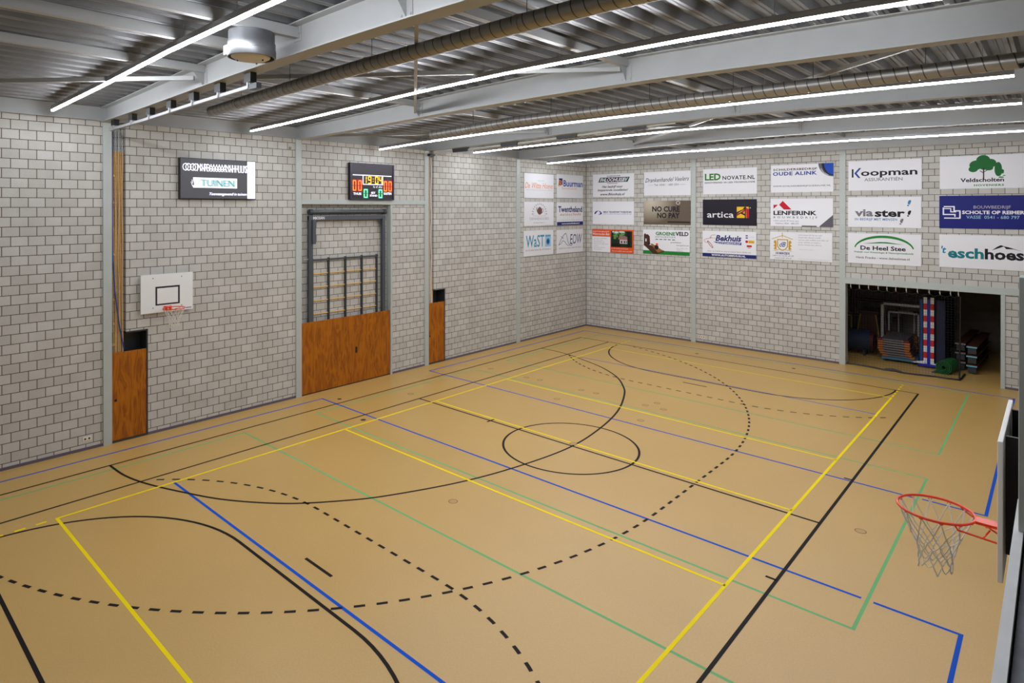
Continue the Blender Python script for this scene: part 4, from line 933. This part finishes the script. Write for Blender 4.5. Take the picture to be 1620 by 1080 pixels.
# rolled blue cylinder on legs
t = thing('mat_roll', 'big dark blue rolled mat at the left inside the store', 'mat', (9.6, 2.2, 0))
b = MB(); b.tube([(-.2, 0, .52), (.86, 0, .52)], .36, 32); b.build('roll', mat('ink_blue_vinyl', (26, 46, 80), .65, 0, .2, 5), t, smooth=True)
b = MB(); b.tube([(.86, 0, .52), (.98, 0, .52)], .35, 32); b.build('end_pad', mat('maroon_pad', (70, 12, 20), .6), t, smooth=True)
b = MB()
for x in (.1, .7): b.box(x-.03, x+.03, -.28, .28, 0, .2)
b.build('cradle', M_dark, t)
# small goals
GW = mat('goal_white', (226, 224, 220), .45)
def goalframe(x0, x1, y, h, r, label):
    t = thing('small_goal', label, 'goal', (x0, y, 0), 0, 'white goal frames in the store')
    w = x1-x0
    b = MB(); b.box(-r, r, -r, r, 0, h); b.build('post', GW, t, bevel=.008)
    b = MB(); b.box(w-r, w+r, -r, r, 0, h); b.build('post', GW, t, bevel=.008)
    b = MB(); b.box(-r, w+r, -r, r, h-2*r, h); b.build('crossbar', GW, t, bevel=.008)
    b = MB(); b.tube([(0, 0, h-r), (0, .35, h-.1), (0, .8, .03)], .015, 6); b.tube([(w, 0, h-r), (w, .35, h-.1), (w, .8, .03)], .015, 6); b.tube([(0, .8, .03), (w, .8, .03)], .015, 6); b.build('back_stay', M_alu, t)
goalframe(10.62, 11.86, 3.3, 1.8, .045, 'largest white goal frame, front one in the store')
goalframe(10.72, 11.62, 3.9, 1.42, .03, 'middle-sized white goal frame nested behind the largest')
goalframe(10.85, 11.35, 5.0, 1.33, .03, 'smallest grey-white goal frame deepest in the store')
# trestle with yellow legs
t = thing('vaulting_box', 'brown vaulting box with slanted yellow edges behind the blue roll', 'vaulting box', (9.76, 3.6, 0))
b = MB(); b.prism([(-.05, 0, .1), (.75, 0, .1), (.6, 0, 1.25), (.1, 0, 1.25)], (0, 0, 0), (0, 1.2, 0)); b.build('body', mat('vault_brown', (84, 46, 30), .6), t)
b = MB(); b.bar((-.05, -.02, .1), (.1, -.02, 1.25), .04, .03); b.bar((.75, -.02, .1), (.6, -.02, 1.25), .04, .03); b.build('edge_strip', mat('edge_yellow', (186, 154, 66), .6), t)
b = MB(); b.box(.02, .68, -.05, 1.25, 1.25, 1.4); b.build('top_pad', mat('pad_brown', (66, 30, 22), .6), t, bevel=.03)
t = thing('vaulting_box', 'small yellow-edged box frame at the far left of the store', 'vaulting box', (9.3, 3.4, 0))
b = MB(); b.box(0, .32, 0, .6, 0, 1.2); b.build('body', mat('box_dark', (34, 30, 28), .7), t)
b = MB(); b.box(0, .32, -.02, 0, 1.16, 1.2); b.box(.29, .32, -.02, 0, .7, 1.2); b.build('edge_strip', mat('edge_yellow', (186, 154, 66), .6), t)
# red rack
t = thing('storage_rack', 'dark red storage rack against the back of the store', 'rack', (9.3, 5.2, 0))
MR = mat('rack_red', (120, 22, 28), .6)
for x in (0, 1.5):
    b = MB(); b.box(x-.04, x+.04, -.04, .04, 0, 2.5); b.build('upright', MR, t)
for z in (2.2, 1.55, .9):
    b = MB(); b.box(-.04, 1.54, -.03, .5, z, z+(.24 if z > 2 else .05)); b.build('shelf', MR, t)
# benches
MBe = mat('bench_wood', (92, 52, 32), .5); MBl = mat('bench_end_blue', (110, 196, 220), .4)
names = ['left pile, lower bench', 'left pile, middle bench', 'left pile, top bench', 'right pile, lower bench', 'right pile, middle bench', 'right pile, top bench']
i = 0
for x0, y0 in ((12.88, 1.75), (13.2, 1.35)):
    for k in range(3):
        z0 = .04+k*.3
        t = thing('gym_bench', f'long brown gym bench stacked in the store, {names[i]}', 'bench', (x0, y0, z0), -.04, 'stacked gym benches'); i += 1
        b = MB(); b.box(0, .27, 0, 3.2, .22, .255); b.build('seat', MBe, t, bevel=.006)
        b = MB(); b.box(.11, .16, .1, 3.1, .06, .12); b.build('beam', MBe, t)
        for y in (.05, 2.9):
            b = MB(); b.box(.03, .24, y, y+.05, .0, .22); b.build('leg', M_dark, t)
        b = MB(); b.box(.0, .27, -.012, .0, .2, .235); b.build('end_strip', MBl if x0 > 13 else mat('bench_end_grey', (140, 140, 150), .4), t)
b = MB(); b.tube([(12.77, 2.4, .5), (12.77, 3.5, .5)], .1, 24); o = b.build('mat_roll', mat('black_vinyl', (22, 22, 24), .6), smooth=True); tag(o, 'black rolled mat behind the green roll', 'mat')
b = MB(); b.box(12.7, 12.84, 2.45, 3.4, 0, .4); tag(b.build('roll_stand', M_black), 'low dark stand under the black rolled mat', 'stand')

# ------------------------------------------------------------------ world, camera, view
w = bpy.data.worlds.new('world'); S.world = w; w.use_nodes = True
w.node_tree.nodes['Background'].inputs[0].default_value = (.02, .02, .022, 1); w.node_tree.nodes['Background'].inputs[1].default_value = 1
cam = bpy.data.cameras.new('camera'); co = bpy.data.objects.new('camera', cam); COL.objects.link(co); S.camera = co
cam.sensor_width = 36; cam.lens = 36*991.535/1620; cam.shift_x = 82.95/1620; cam.shift_y = -209.97/1620
co.location = (15.348, -24.238, 5.295); co.rotation_euler = (PI/2-.002034, 0, .763860)
cam.clip_start = .05; cam.clip_end = 200
S.view_settings.view_transform = 'Standard'; S.view_settings.look = 'None'; S.view_settings.gamma = 1; S.view_settings.use_curve_mapping = False
S.view_settings.exposure = 1.75
S.cycles.max_bounces = 8; S.cycles.diffuse_bounces = 5; S.cycles.glossy_bounces = 3; S.cycles.use_denoising = True; S.cycles.sample_clamp_indirect = 6
